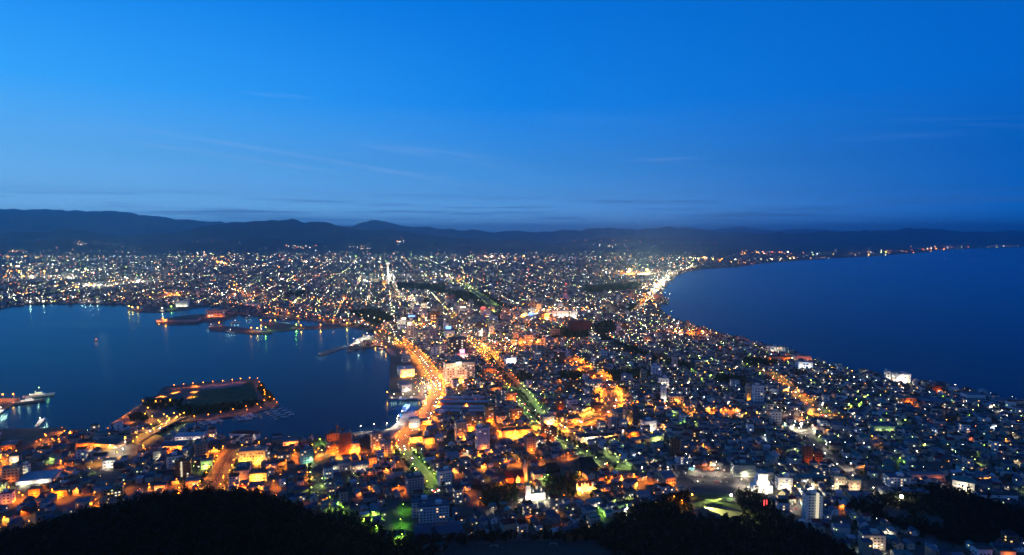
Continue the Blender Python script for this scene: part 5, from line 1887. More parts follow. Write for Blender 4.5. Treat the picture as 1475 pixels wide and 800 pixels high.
# wharf and quay lamps
for i, (px, py) in enumerate([(519, 617), (539, 615), (557, 613), (573, 610), (574.5, 602), (580, 595.5), (572, 606)]):
    x, y = at(px, py + 4)
    lamp(x, y, 'w', f'white lamp, {ordinal(i + 1)} along the curved stone quay', 'lamps along the curved quay', 16000, 1.1)
wharf_lights = [(16, 668, 'o'), (2, 655, 'o'), (12, 656, 'o'), (3, 664, 'o'), (87, 664, 'o'), (92, 621, 'o'), (102, 621.5, 'o'), (76, 632, 'o'), (58, 634, 'o'), (67, 627, 'o'), (85, 633, 'o'), (117, 646, 'o'), (205, 642, 'o'), (245, 646, 'o'),
                (301, 651, 'o'), (307, 646, 'o'), (302, 627, 'o'), (380, 645, 'o'), (372, 637, 'o'), (390, 670, 'o'), (421, 656, 'o'), (413, 663, 'o'), (393, 693, 'o'), (372, 700, 'o'), (350, 698, 'o'), (338, 696, 'o'), (443, 680, 'o'),
                (200, 706, 'o'), (214, 702, 'o'), (257, 703, 'o'), (258, 710, 'o'), (27, 710, 'o'), (34, 713, 'o'), (5, 745, 'o'), (138, 720, 'o'), (165, 645, 'w'), (176, 647, 'w'), (158, 642, 'w'), (181, 636, 'w'),
                (533, 701, 'o'), (563, 663, 'o'), (574, 665, 'o'), (573, 700, 'o'), (557, 675, 'o'), (532, 681, 'o'), (671, 702, 'o'), (655, 675, 'o'), (699, 669, 'o'), (720, 668, 'o'), (747, 661, 'o'), (780, 659, 'o'), (818, 653, 'o'), (836, 680, 'o'),
                (872, 688, 'o'), (896, 687, 'o'), (730, 662, 'o'), (722, 696, 'o'), (766, 694, 'o'), (630, 656, 'o'), (632, 677, 'o'), (668, 648, 'o'), (690, 651, 'o'), (708, 648, 'o'),
                (912, 683, 'o'), (896, 685, 'o'), (932, 687, 'o'), (953, 700, 'o'), (1032, 666, 'w'), (1024, 667, 'o'), (999, 672, 'w'), (962, 673, 'w'), (926, 673, 'w'), (1069, 691, 'w'), (1078, 702, 'w'), (1035, 675, 'w'),
                (536, 737, 'l'), (493, 731, 'l'), (540, 737.5, 'l'), (578, 748, 'l'), (580, 769, 'l'), (525, 747, 'l'), (580, 727, 'l'), (476, 716, 'l'), (486, 724, 'l'), (543, 757, 'l'), (861, 732, 'l'), (904, 727, 'l'), (903, 730, 'w'), (785, 687, 'g'),
                (788, 684, 'g'), (1014, 640, 'o'), (890, 666, 'l'), (1145, 700, 'y'), (1172, 700, 'w'), (1199, 700, 'w'), (1152, 705, 'w'), (983, 721, 'o'), (972, 715, 'o'), (1117, 603, 'y'), (1075, 595, 'y'), (1063, 592, 'w'), (1090, 594, 'y'),
                (1154, 615, 'w'), (1170, 613, 'w'), (1132, 611, 'w'), (1195, 637, 'w'), (1143, 612, 'w'), (935, 611, 'y'), (940, 622, 'l'), (955, 612, 'y'), (986, 583, 'y'), (1000, 590, 'y'), (1029, 588, 'y'), (1052, 585, 'o'), (1222, 583, 'l'), (1227, 585, 'l'),
                (1241, 580, 'l'), (1238, 583, 'l'), (1168, 548, 'l'), (1210, 528, 'l'), (1297, 660, 'l'), (1305, 605, 'l'), (1270, 605, 'l')]
for i, (px, py, key) in enumerate(wharf_lights):
    x, y = at(px, py, GZ + 8.8)
    L_ = lamp(x, y, key, None, None, {'o': 26000, 'y': 22000, 'w': 16000, 'l': 9000, 'g': 8000}[key], 1.0)
    ITEMS.append((L_, f'single {LNAME[key]} street lamp', 'street lamp', 'scattered street lamps'))
print('lamp objects', N_LAMP)

# residential streets: a mass of small lamps
LX, LY = [], []
for ang, cond in ((R(21), lambda x, y: (x <= 230) & (x > -330)), (R(17), lambda x, y: x <= -330), (R(-3), lambda x, y: x > 230)):
    jj = np.arange(0, 100)
    vst = -300 + jj * (2 * 13.2 + 6.5) + 13.2 + (13.2 + 6.5) / 2       # middle of each back street
    ust = np.arange(-2200, 2600, 29.0)
    U, V_ = np.meshgrid(ust, vst)
    U, V_ = U.ravel() + rng.uniform(-7, 7, U.size), V_.ravel() + rng.uniform(-2, 2, U.size)
    x, y = U * math.cos(ang) - V_ * math.sin(ang), U * math.sin(ang) + V_ * math.cos(ang)
    k = cond(x, y)
    LX.append(x[k]); LY.append(y[k])
x, y = np.concatenate(LX), np.concatenate(LY)
px, py = proj(x, y, np.full(x.shape, GZ))
k = (px > -20) & (px < 1495) & (y > 600) & (y < 2400)
x, y, px, py = x[k], y[k], px[k], py[k]
k = ~blocked(x, y, 4, foots=True)
x, y, px, py = x[k], y[k], px[k], py[k]
cold = np.clip((px - 760) / 200, 0, 1)      # orange by the harbour, pale and green on the far shore side
nl_ = 0
for xx, yy, cc, pp in zip(x, y, cold, px):
    if random.random() < .14:
        continue
    if random.random() < cc:
        key = random.choices('wgycol', (.36, .2, .18, .13, .07, .06))[0]
    else:
        key = random.choices('oywgl', (.5, .2, .15, .1, .05))[0]
    d_ = math.hypot(xx, yy)
    st = random.lognormvariate(0, .7)
    mass_lamp(xx, yy, GZ + 6.2, max(.26, min(.62, .30 * d_ / 1000)) * random.uniform(.7, 1.2), key, 24 * min(st, 4))
    if random.random() < .44:
        nl_ += 1
        add_spot(xx, yy, GZ + 5.6, LAMPC[key], (6000 if key in 'oy' else 8000) * min(st, 2.5), .6)
print('street point lights', nl_)


# the far town: lamps, lit fronts and yards
def on_ridge(px, py):
    for nm_ in ('foothills', 'near_mountains'):
        h_ = on_one(px, py, RIDGES[nm_])
        if h_ is not None:
            return h_
    return None


def on_one(px, py, V_):
    """the point of the near mountains seen at this column and row"""
    s_ = ray(px, py)[0] / ray(px, py)[1]
    prev = None
    for k in range(16):
        c_ = V_[k, :, 0] / V_[k, :, 1]
        p3 = np.array([np.interp(s_, c_, V_[k, :, i]) for i in range(3)])
        p3[0] = s_ * p3[1]
        r_ = float(proj(*p3)[1])
        if prev is not None and prev[1] >= py >= r_:
            t_ = (prev[1] - py) / max(1e-6, prev[1] - r_)
            return prev[0] * (1 - t_) + p3 * t_
        prev = (p3, r_)
    return None


def far_lights(n, xa, xb, ya, yb_, smin, smax, pal, bright=1.0, cluster=None, zmax=9):
    got = 0
    tries = 0
    while got < n and tries < n * 6:
        tries += 1
        if cluster:
            px, py = random.gauss(cluster[0], cluster[2]), random.gauss(cluster[1], cluster[3])
        else:
            px, py = random.uniform(xa, xb), random.uniform(ya, yb_)
        if py < 372:
            hit = on_ridge(px, py)
            if hit is not None:
                got += 1
                d_ = math.hypot(hit[0], hit[1])
                mass_lamp(hit[0], hit[1], hit[2] + 12, d_ / F * random.uniform(smin, smax), random.choices(list(pal), list(pal.values()))[0], 10 * min(random.lognormvariate(0, .8), 5) * bright)
                continue
        if py < 343:
            continue
        gx, gy = at(px, py)
        if not inpoly(np.array([gx]), np.array([gy]), LAND)[0]:
            continue
        if not cluster and any(inpoly(np.array([gx]), np.array([gy]), g_)[0] for g_ in GROVES):
            continue
        if gy > 2300 and random.random() < (.10 if cluster else .32):      # most lamps stand along a street
            sp = 17 if gy <= 3600 else (25 if gy <= 5600 else 46)
            v0 = (2300 if sp == 17 else 3600 if sp == 25 else 5600) - 2500
            ca, sa = math.cos(R(12)), math.sin(R(12))
            u, v = gx * ca + gy * sa, -gx * sa + gy * ca
            if random.random() < .55:
                P1 = 2.55 * sp
                v = v0 + round((v - v0 - 1.775 * sp) / P1) * P1 + 1.775 * sp
            else:
                P1 = 6.7 * sp
                u = -9500 + round((u + 9500 - 5.85 * sp) / P1) * P1 + 5.85 * sp
            gx, gy = u * ca - v * sa, u * sa + v * ca
        got += 1
        d_ = math.hypot(gx, gy)
        st = min(random.lognormvariate(-.1, 1.15), 9)
        r_ = d_ / F * random.uniform(smin, smax)
        mass_lamp(gx, gy, GZ + random.uniform(4, zmax), r_, random.choices(list(pal), list(pal.values()))[0], 8.0 * st * bright)


PAL = {'w': .34, 'y': .17, 'o': .13, 'g': .14, 'c': .14, 'l': .04, 'r': .03, 'b': .01}
PALW = {'w': .58, 'y': .22, 'o': .10, 'c': .06, 'g': .04}
PALO = {'o': .55, 'y': .3, 'w': .15}
far_lights(4600, 0, 1000, 370, 400, .10, .26, PAL, 1.6)
far_lights(5600, 0, 960, 395, 440, .11, .28, PAL, 1.6)
far_lights(2600, 380, 980, 432, 500, .12, .30, PAL, 1.6)
far_lights(420, 300, 1000, 366, 378, .16, .34, PAL, .8)
far_lights(180, 0, 330, 373, 386, .16, .34, PAL, .8)
far_lights(500, 0, 1000, 363, 372, .08, .20, PAL, .9)
far_lights(110, 380, 1060, 352, 368, .14, .28, PAL, .5)
far_lights(60, 0, 400, 345, 372, .13, .26, PAL, .45)
for cx_, cy_, sx_, sy_, n_, br, pal in ((35, 385, 22, 1.0, 55, 2.0, PALW), (130, 390, 30, 1.6, 80, 2.0, PALW), (20, 392, 22, 1.2, 50, 1.8, PALO), (62, 392, 16, 1.0, 40, 2.2, PALW), (45, 399, 30, 1.8, 70, 2.0, PALW),
                                      (150, 403, 18, 2.0, 45, 2.0, PALW), (142, 412, 20, 1.0, 60, 2.4, PALW), (112, 415, 8, .8, 20, 2.0, PALO), (200, 406, 5, 1.5, 22, 2.6, PALW), (190, 405, 20, 2.0, 35, 1.6, PALW),
                                      (18, 425, 10, 1.0, 22, 2.0, PALW), (60, 430, 30, 1.5, 30, 1.4, PALW), (250, 388, 20, 2.0, 25, 1.4, PALW), (300, 372, 14, 5.0, 40, 1.4, PALW), (318, 379, 5, 1.8, 25, 2.0, PALO),
                                      (248, 425, 8, 2.0, 22, 1.8, PALO), (380, 384, 14, 1.0, 26, 1.6, PALW), (405, 404, 9, 1.4, 22, 2.0, PALW), (360, 425, 30, 6, 60, 1.5, PALW), (345, 418, 12, 4, 30, 1.6, PALO),
                                      (420, 433, 40, 4, 60, 1.2, PALO), (525, 405, 18, 2.4, 40, 1.6, PALW), (562, 404, 4, 6, 45, 1.6, PALW), (590, 430, 22, 5, 60, 1.3, PALW), (640, 400, 16, 3, 40, 1.5, PALW), (700, 378, 22, 2, 55, 1.6, PALW),
                                      (720, 370, 14, .8, 35, 1.4, PALW), (470, 379, 50, 2.0, 60, 1.3, PALW), (660, 402, 14, 4, 30, 1.4, PALO), (600, 445, 40, 10, 90, 1.3, PALW), (605, 468, 10, 4, 40, 1.6, PALW), (655, 452, 10, 4, 34, 1.8, PALW),
                                      (770, 450, 26, 5, 130, 2.2, PALO), (805, 450, 18, 4, 90, 2.6, PALW), (842, 447, 14, 2, 36, 2.0, PALW), (755, 459, 18, 4, 60, 2.0, PALO), (690, 486, 14, 6, 40, 1.6, PALW), (715, 500, 14, 5, 40, 1.6, PALW),
                                      (700, 508, 14, 7, 50, 1.8, PALO), (752, 505, 10, 5, 30, 1.5, PALO), (775, 495, 14, 6, 36, 1.3, PALO), (918, 394, 20, 1.0, 40, 1.4, PALO), (950, 412, 9, 5, 70, 1.6, PALW), (948, 414, 8, 5, 40, 1.6, PALO), (960, 402, 12, 4, 50, 2.0, PALW),
                                      (930, 428, 8, 5, 45, 1.7, PALO), (870, 390, 14, 2, 30, 1.4, PALW), (985, 383, 22, 4, 80, 1.4, PALW), (1010, 373, 12, 1.0, 55, 2.4, PALW), (1040, 375, 8, 1.0, 20, 1.6, PALO), (1070, 379, 10, 1.5, 26, 1.4, PALO),
                                      (1105, 365, 22, 1.2, 50, 1.6, PALO), (1118, 374, 18, 1.0, 40, 1.5, PALW), (1160, 370, 30, 2.0, 34, .5, PAL), (1225, 365, 35, 2.0, 34, .5, PAL), (1300, 362, 30, 1.4, 26, .5, PAL), (1390, 356.5, 50, 1.0, 26, .45, PAL), (1450, 355, 14, .8, 12, .5, PAL),
                                      (1345, 360, 12, 1.0, 16, 1.0, PALO), (985, 480, 10, 2, 30, 2.0, PALO), (1000, 481, 14, 1.2, 30, 2.0, PALO), (1120, 519, 14, 2, 30, 1.6, PALO), (570, 430, 40, 6, 60, .9, PAL), (450, 440, 60, 6, 60, .9, PALO),
                                      (430, 357, 14, 1.2, 16, .8, PALW), (520, 357, 8, 1.5, 14, .8, PALW), (576, 349, 3, .6, 8, 1.4, PALW), (880, 354, 14, 1, 16, .7, PALW), (20, 363, 6, .8, 10, 1.0, PALW), (118, 352, 4, 1.0, 8, .7, PALW),
                                      (615, 555, 12, 6, 60, 1.6, PALW), (625, 560, 8, 8, 40, 1.8, PALO), (640, 556, 20, 2, 30, 1.5, PALO), (745, 560, 40, 6, 20, 1.0, PALO), (680, 556, 20, 3, 24, 1.4, PALO), (860, 590, 30, 14, 18, 1.2, PALO)):
    far_lights(n_, 0, 0, 0, 0,   .16, .42, pal, br * 1.4, (cx_, cy_, sx_, sy_))
# red aircraft lights on masts in the hills
for px, py in ((829, 349), (844, 348), (866, 348.5), (883, 348.5), (902, 348.5), (922, 350), (954, 352), (981, 352.5), (1011, 352), (1031, 352), (1240, 355), (1268, 355.5), (1, 371), (82, 361), (578, 345), (812, 361)):
    hit = on_ridge(px, py)
    if hit is not None:
        mass_lamp(hit[0], hit[1], hit[2] + 40, math.hypot(hit[0], hit[1]) / F * .4, 'r', 8)

# glow of the brightest quarters on their buildings
for px, py, key, pw in ((770, 452, 'o', 1.6), (805, 455, 'w', 2.2), (828, 458, 'w', 1.6), (755, 462, 'o', 1.0), (790, 462, 'o', 1.2), (700, 500, 'y', .7), (715, 512, 'o', .7), (605, 470, 'y', .8), (650, 455, 'y', .8), (600, 448, 'w', .8),
                        (692, 486, 'w', .7), (772, 498, 'o', .8), (752, 500, 'o', .8), (918, 396, 'w', 9), (932, 396, 'w', 9), (905, 397, 'o', 7), (950, 412, 'w', 5), (945, 418, 'w', 4), (958, 405, 'w', 5), (932, 432, 'o', 2),
                        (990, 484, 'o', .9), (1002, 484, 'o', .9), (100, 402, 'w', 5), (50, 402, 'w', 5), (145, 414, 'w', 5), (200, 408, 'w', 5), (560, 407, 'w', 3), (525, 407, 'w', 3), (640, 403, 'w', 3), (360, 428, 'o', 2), (250, 428, 'o', 2),
                        (590, 432, 'w', 1.6), (620, 562, 'o', .35), (616, 556, 'w', .35), (640, 558, 'o', .3), (612, 563, 'w', .3)):
    gx, gy = at(px, py)
    add_light(gx, gy, 22, LAMPC[key], 320000 * pw, 3.0)
for x, y, z, key, pw in GLOW:
    add_light(x, y, z, LAMPC[key], 3200 * pw, .5)

# stadium floodlights and the two starry floodlights
def flood_mast(px, py, h, rad, key, label, power):
    x, y = at(px, py)
    o = thing('floodlight_mast', (x, y, GZ))
    put('mast', MB().tube((0, 0, 0), (0, 0, h), .5, .3, 6).mesh('mast', M_METAL), o)
    put('lamp_bank', MB().lathe([(.02, h - rad), (rad * .75, h - rad * .6), (rad, h), (rad * .75, h + rad * .6), (.02, h + rad)], 10).mesh('lamp_bank', emit('floodlight_' + key, LAMPC[key], 60)), o)
    add_light(0, 0, h - rad - 1, LAMPC[key], power, rad, o)
    props(o, label, 'floodlight', None)


flood_mast(907, 396, 40, 11, 'y', 'dazzling stadium floodlight, nearer the town of the pair', 4e6)
flood_mast(932, 395.5, 38, 10, 'y', 'dazzling stadium floodlight, nearer the beach of the pair', 4e6)
flood_mast(1298, 727, 10, 1.9, 'w', 'starry white floodlight over the dark park yard', 30000)
flood_mast(1154, 620, 11, 1.8, 'w', 'bright white floodlight beside the hillside tram road junction', 30000)
flood_mast(634, 541, 12, 2.0, 'w', 'white floodlight on the harbour road before the big hotel', 50000)
flood_mast(1053, 719, 5, 1.2, 'w', 'white floodlight on the far corner of the park lawn', 6000)
flood_mast(997, 717, 4, .7, 'y', 'amber floodlight on the near corner of the park lawn', 4000)
for px, py in ((1010, 682), (1030, 682), (1052, 683), (1005, 692), (1030, 693), (1060, 693), (1080, 700), (975, 700)):
    x, y = at(px, py)
    add_spot(x, y, GZ + 9, LAMPC['w'], 9000, .6)
for px, py in ((1140, 735), (1150, 728), (1160, 700), (1172, 704)):
    x, y = at(px, py)
    add_spot(x, y, GZ + 8, LAMPC['w'], 14000, .6)
for (px, py), (qx, qy), ang in (((1053, 715), (1014, 725), 16), ((997, 714), (1048, 727), 14), ((1008, 729), (1030, 735), 40)):
    x, y = at(px, py)
    x2, y2 = at(qx, qy)
    l = bpy.data.lights.new('lawn_beam', 'SPOT')
    l.color = (1.0, .95, .25)
    l.energy = 1500000
    l.spot_size = R(ang)
    l.spot_blend = .6
    l.shadow_soft_size = .2
    o = bpy.data.objects.new('lawn_beam', l)
    o.location = (x, y, GZ + 3.2)
    o.rotation_euler = (Vector((x2 - x, y2 - y, -3.4))).to_track_quat('-Z', 'Y').to_euler()
    link(o)

# ================================================================== BRIDGES
def bridge(name, pts, width, deck, piers_every, label, mat=M_CONC):
    ln = smooth_line(W(pts))
    x0, y0 = ln[0]
    root = thing(name, (x0, y0, 0))
    loc = [(x - x0, y - y0) for x, y in ln]
    N = len(loc) - 1
    zf = deck if callable(deck) else (lambda t: deck)
    put('deck', ribbon_mesh('deck', loc, width, lambda t: zf(t), M_ASPH, 1.3), root)
    for s_ in (-1, 1):
        off = []
        for i, q in enumerate(loc):
            a_, b_ = Vector(loc[max(i - 1, 0)]), Vector(loc[min(i + 1, N)])
            d_ = (b_ - a_).normalized()
            off.append((q[0] - d_.y * s_ * (width / 2 + .2), q[1] + d_.x * s_ * (width / 2 + .2)))
        put('parapet', ribbon_mesh('parapet', off, .35, lambda t: zf(t) + 1.0, M_CONC, 1.9), root)
    L = sum((Vector(a_) - Vector(b_)).length for a_, b_ in zip(loc[:-1], loc[1:]))
    k_ = 0
    for (x, y, dx, dy) in resample(loc, piers_every):
        t_ = min(1, k_ * piers_every / L)
        k_ += 1
        z_ = zf(t_) - 1.35
        if z_ > 1.5:
            put('pier', MB().box(-1, 1, -width * .35, width * .35, -3, z_).mesh('pier', M_CONC), root, (x, y, 0), rz=math.atan2(dy, dx))
    props(root, label, 'bridge')
    return ln


def hump(h0, h1):
    return lambda t: h0 + (h1 - h0) * min(1, 6 * t, 6 * (1 - t))


BR1 = bridge('road_bridge', [(190, 640), (215, 627), (240, 613), (263, 602)], 17, hump(2.7, 5.5), 22, 'lit road bridge linking the town quay to the island')
BR2 = bridge('elevated_road', [(312, 437.5), (345, 442), (380, 446.5), (420, 453), (470, 461), (520, 469), (548, 478), (575, 492)], 17, hump(3.0, 11), 45, 'long elevated harbour road sweeping past the docks')
BR3 = bridge('elevated_road', [(500, 454), (525, 457.5), (548, 463), (564, 470), (569, 479), (572, 488)], 13, hump(3.0, 6.5), 45, 'curved ramp road with white headlight traffic')
for ln, z_, key, sp_, pw, nm in ((BR1, 14, 'y', 22, 22000, 'island bridge'), (BR2, 20, 'o', 48, 70000, 'elevated harbour road'), (BR3, 15, 'w', 55, 40000, 'curved ramp')):
    c_ = 0
    for i, (x, y, dx, dy) in enumerate(resample(ln, sp_)):
        for s_ in (-1, 1):
            if s_ == 1 and nm != 'island bridge':
                continue
            c_ += 1
            w_ = {'island bridge': 8.9, 'elevated harbour road': 8.9, 'curved ramp': 6.9}[nm]
            qx, qy = x - dy * s_ * w_, y + dx * s_ * w_
            zz = {'island bridge': 5.3, 'elevated harbour road': 10.6, 'curved ramp': 6.2}[nm]
            kk = key if random.random() > .2 else 'y'
            if nm != 'island bridge':
                mass_lamp(qx, qy, zz + 8, math.hypot(qx, qy) / 1900, kk, 14)
                add_spot(qx, qy, zz + 8, LAMPC[kk], pw, .8)
                continue
            lamp(qx, qy, kk, f'street lamp, {ordinal(c_)} post along the {nm}', f'lamps lining the {nm}', pw, 1.0, True, zz)

P_ = np.array(MB_l)
C_ = np.array(MB_c)
octv = np.array([(1, 0, 0), (0, 1, 0), (-1, 0, 0), (0, -1, 0), (0, 0, 1), (0, 0, -1)], float)
octf = [(0, 1, 4), (1, 2, 4), (2, 3, 4), (3, 0, 4), (1, 0, 5), (2, 1, 5), (3, 2, 5), (0, 3, 5)]
vv = P_[:, None, :3] + octv[None] * P_[:, None, 3:4]
T_ = np.concatenate([vv[:, f] for f in octf])
tc_ = np.concatenate([C_] * 8)
props(put('town_lights', bulk('town_lights', np.zeros((0, 4, 3)), [M_MASSLIT], None, tc_, T_)), 'thousands of lamps and lit fronts over the far town', 'lights', kind='stuff')
print('mass lamps', len(P_))

# ================================================================== CARS
CAR = MB()
prof = [(-2.1, .35), (-2.1, .85), (-1.35, .95), (-.75, 1.42), (.85, 1.42), (1.45, .98), (2.1, .85), (2.1, .35)]
v_ = [(x, -.82, z) for x, z in prof] + [(x, .82, z) for x, z in prof]
n_ = len(prof)
CAR.add(v_, [tuple(range(n_)), tuple(range(2 * n_ - 1, n_ - 1, -1))] + [(i, n_ + i, n_ + (i + 1) % n_, (i + 1) % n_) for i in range(n_)])
CARM = CAR.mesh('body', tinted('car_paint', 'object', .35, .05))
GLZ = MB().box(-.72, .82, -.835, .835, .98, 1.36).mesh('glazing', M_GLASS)
WHL = MB().tube((0, -.09, 0), (0, .09, 0), .31, .31, 12).mesh('wheel', surf('tyre', (.02, .02, .02), .8, .1))
HEADL = MB().box(-.06, .06, -.2, .2, -.1, .1).mesh('headlight', emit('headlight_glow', (1, .93, .78), 40))
TAILL = MB().box(-.06, .06, -.2, .2, -.1, .1).mesh('tail_light', emit('tail_glow', (1, .05, .03), 14))
HEADO = MB().box(-.06, .06, -.2, .2, -.1, .1).mesh('headlight', M_WHITE)
TAILO = MB().box(-.06, .06, -.2, .2, -.1, .1).mesh('tail_light', surf('tail_lens', (.3, .02, .02), .3, .05))
CARC = [('white', (.7, .7, .7)), ('silver', (.4, .4, .42)), ('black', (.015, .015, .018)), ('navy', (.02, .04, .12)), ('red', (.35, .02, .02)), ('grey', (.15, .15, .16))]


def car(x, y, rz, lights=False, z=GZ + .12, s=1.0):
    nm, c = random.choice(CARC)
    o = thing('car', (x, y, z), rz)
    put('body', CARM, o, col=c)
    put('glazing', GLZ, o)
    for sx_ in (-1.3, 1.3):
        for sy_ in (-.8, .8):
            put('wheel', WHL, o, (sx_, sy_, .31))
    k_ = 1.9 if lights else 1
    for sy_ in (-.58, .58):
        put('headlight', HEADL if lights else HEADO, o, (2.08, sy_, .7), (k_, k_, k_))
        put('tail_light', TAILL if lights else TAILO, o, (-2.08, sy_, .74), (k_, k_, k_))
    if lights:
        add_light(4.0, 0, .9, (1, .9, .7), 700, .3, o)
    return o, nm


rows = [((1005, 678), (1055, 678.5), 'far', 15), ((1000, 687.5), (1070, 688.5), 'middle', 21), ((990, 694), (1078, 696), 'near', 21)]
for (a, b, rn, cnt) in rows:
    ax, ay = at(*a)
    bx, by = at(*b)
    c_ = 0
    for i in range(cnt):
        if random.random() < (.25 if rn != 'near' else .55):
            continue
        t_ = (i + .5) / cnt
        c_ += 1
        o, nm = car(ax + (bx - ax) * t_, ay + (by - ay) * t_, math.pi / 2 + random.choice((0, math.pi)))
        props(o, f'{nm} car, {ordinal(c_)} from the church side in the {rn} row of the floodlit car park', 'car', 'cars in the floodlit car park')
for i in range(9):
    px, py = 1131 + (i % 5) * 5.0, 729 + (i // 5) * 7 + (i % 5) * -.8
    o, nm = car(*at(px, py), R(70))
    props(o, f'parked {nm} car, {ordinal(i % 5 + 1)} in the {"far" if i < 5 else "near"} row of the small lot below the tower', 'car', 'cars in the small lot')
for i in range(8):
    px, py = 576 + (i % 4) * 6.0 + (i // 4) * 6, 548 - (i // 4) * 14
    o, nm = car(*at(598 + (i % 4) * 3.2, 546 + (i // 4) * 9), R(100))
    props(o, f'{nm} car, {ordinal(i % 4 + 1)} in the {"far" if i < 4 else "near"} row of the dark market car park', 'car', 'cars in the market car park')
for nm in ('harbour road', 'orange avenue', 'green avenue', 'slope avenue', 'shed street', 'tram road'):
    ln, wd, lc = ROADW[nm]
    c_ = 0
    zc = GZ + .05 + .012 * list(ROADS).index(nm) + .02
    for (x, y, dx, dy) in resample(ln, 26 if nm == 'harbour road' else 42):
        for s_ in (-1, 1):
            if random.random() < .45 or y > 1750:
                continue
            c_ += 1
            qx, qy = x - dy * s_ * wd * .2, y + dx * s_ * wd * .2
            o, cn = car(qx, qy, math.atan2(dy, dx) + (math.pi if s_ < 0 else 0), True, zc)
            props(o, f'{cn} car with headlights on, {ordinal(c_)} along the {nm}', 'car', f'traffic on the {nm}')
for ln, zc, nm in ((BR1, 5.55, 'island bridge'), (BR2, 11.05, 'elevated harbour road'), (BR3, 6.55, 'curved ramp')):
    c_ = 0
    rs_ = resample(ln, 24)
    for i, (x, y, dx, dy) in enumerate(rs_):
        if not .2 < i / len(rs_) < .8 or random.random() < .3:
            continue
        s_ = random.choice((-1, 1))
        c_ += 1
        o, cn = car(x - dy * s_ * 3, y + dx * s_ * 3, math.atan2(dy, dx) + (math.pi if s_ < 0 else 0), True, zc)
        props(o, f'{cn} car with headlights on, {ordinal(c_)} along the {nm}', 'car', f'traffic on the {nm}')

# ================================================================== BOATS AND SHIPS
def hull(L, Bm, H, n=9, sheer=.5, z0=-.5):
    vs, fs = [], []
    for i in range(n):
        t_ = i / (n - 1)
        w_ = Bm / 2 * (min(1, (1 - t_) * 2.6) ** .6) * (1 if t_ > .12 else .85)
        x_ = -L / 2 + L * t_
        zt = H + sheer * max(0, t_ - .45) ** 2 * 2.5
        vs += [(x_ + (0.04 * L if i == n - 1 else 0), -w_, zt), (x_, -w_ * .62, z0), (x_, w_ * .62, z0), (x_ + (0.04 * L if i == n - 1 else 0), w_, zt)]
    for i in range(n - 1):
        a, b_ = 4 * i, 4 * i + 4
        fs += [(a, a + 1, b_ + 1, b_), (a + 1, a + 2, b_ + 2, b_ + 1), (a + 2, a + 3, b_ + 3, b_ + 2), (a + 3, a, b_, b_ + 3)]
    fs += [(3, 2, 1, 0)]
    return vs, fs


HULLM = mesh_from('hull', *hull(9, 2.9, 1.1), [M_WHITE])
CABM = MB().box(-2.2, 1.6, -1.0, 1.0, 1.0, 1.7).mesh('cabin', M_WHITE)
MASTM = MB().tube((.6, 0, 1.0), (.6, 0, 12.5), .09, .06, 6).mesh('mast', M_METAL)
BOOMM = MB().tube((.6, 0, 2.4), (-3.2, 0, 2.5), .14, .12, 6).mesh('boom', surf('sail_cover', (.05, .09, .2), .8, .1))


def sailboat(x, y, rz, s=1.0):
    o = thing('sailboat', (x, y, 0), rz)
    o.scale = (s, s, s)
    put('hull', HULLM, o)
    cb = put('cabin', CABM, o)
    put('window', MB_WIN, cb)
    put('mast', MASTM, o)
    put('boom', BOOMM, o)
    return o


MB_WIN = MB().box(-1.8, 1.2, -1.03, 1.03, 1.25, 1.5).mesh('window', M_GLASS)
for (ax, ay), (bx, by), cnt, nm in (((292, 607), (304, 612), 6, 'first pontoon by the island bridge'), ((305, 605.5), (316, 609), 6, 'second pontoon by the island bridge'), ((341, 598), (354, 606), 8, 'third pontoon beside the island quay'),
                                    ((352, 597), (363, 603.5), 7, 'fourth pontoon beside the island quay'), ((388, 593), (404, 604), 9, 'fifth pontoon at the island corner'), ((396, 588), (418, 601), 9, 'sixth pontoon at the island corner'),
                                    ((184, 618), (206, 612), 8, 'short pontoon behind the bridge'), ((152, 616.5), (172, 614.5), 6, 'quay edge by the grey warehouse')):
    p0, p1 = at(ax, ay, 0), at(bx, by, 0)
    a_ = math.atan2(p1[1] - p0[1], p1[0] - p0[0])
    L_ = math.dist(p0, p1)
    pt = thing('pontoon', (p0[0], p0[1], 0), a_)
    put('walkway', MB().box(0, L_, -.9, .9, .3, .7).mesh('walkway', M_CONC), pt)
    for i in range(3):
        put('pile', MB().tube((L_ * (i + .3) / 3, 0, -2), (L_ * (i + .3) / 3, 0, 2.4), .2, .2, 8).mesh('pile', M_METAL), pt)
    props(pt, f'floating walkway for boats, {nm}', 'pontoon')
    for i in range(cnt):
        t_ = (i + .5) / cnt
        s_ = 1 if i % 2 else -1
        q = (p0[0] + (p1[0] - p0[0]) * t_ - math.sin(a_) * s_ * 6.5, p0[1] + (p1[1] - p0[1]) * t_ + math.cos(a_) * s_ * 6.5)
        o = sailboat(*q, a_ + s_ * math.pi / 2 + random.uniform(-.08, .08), random.uniform(.85, 1.2))
        props(o, f'white sailboat, {ordinal(i + 1)} berth along the {nm}', 'sailboat', 'sailboats moored at the pontoons')


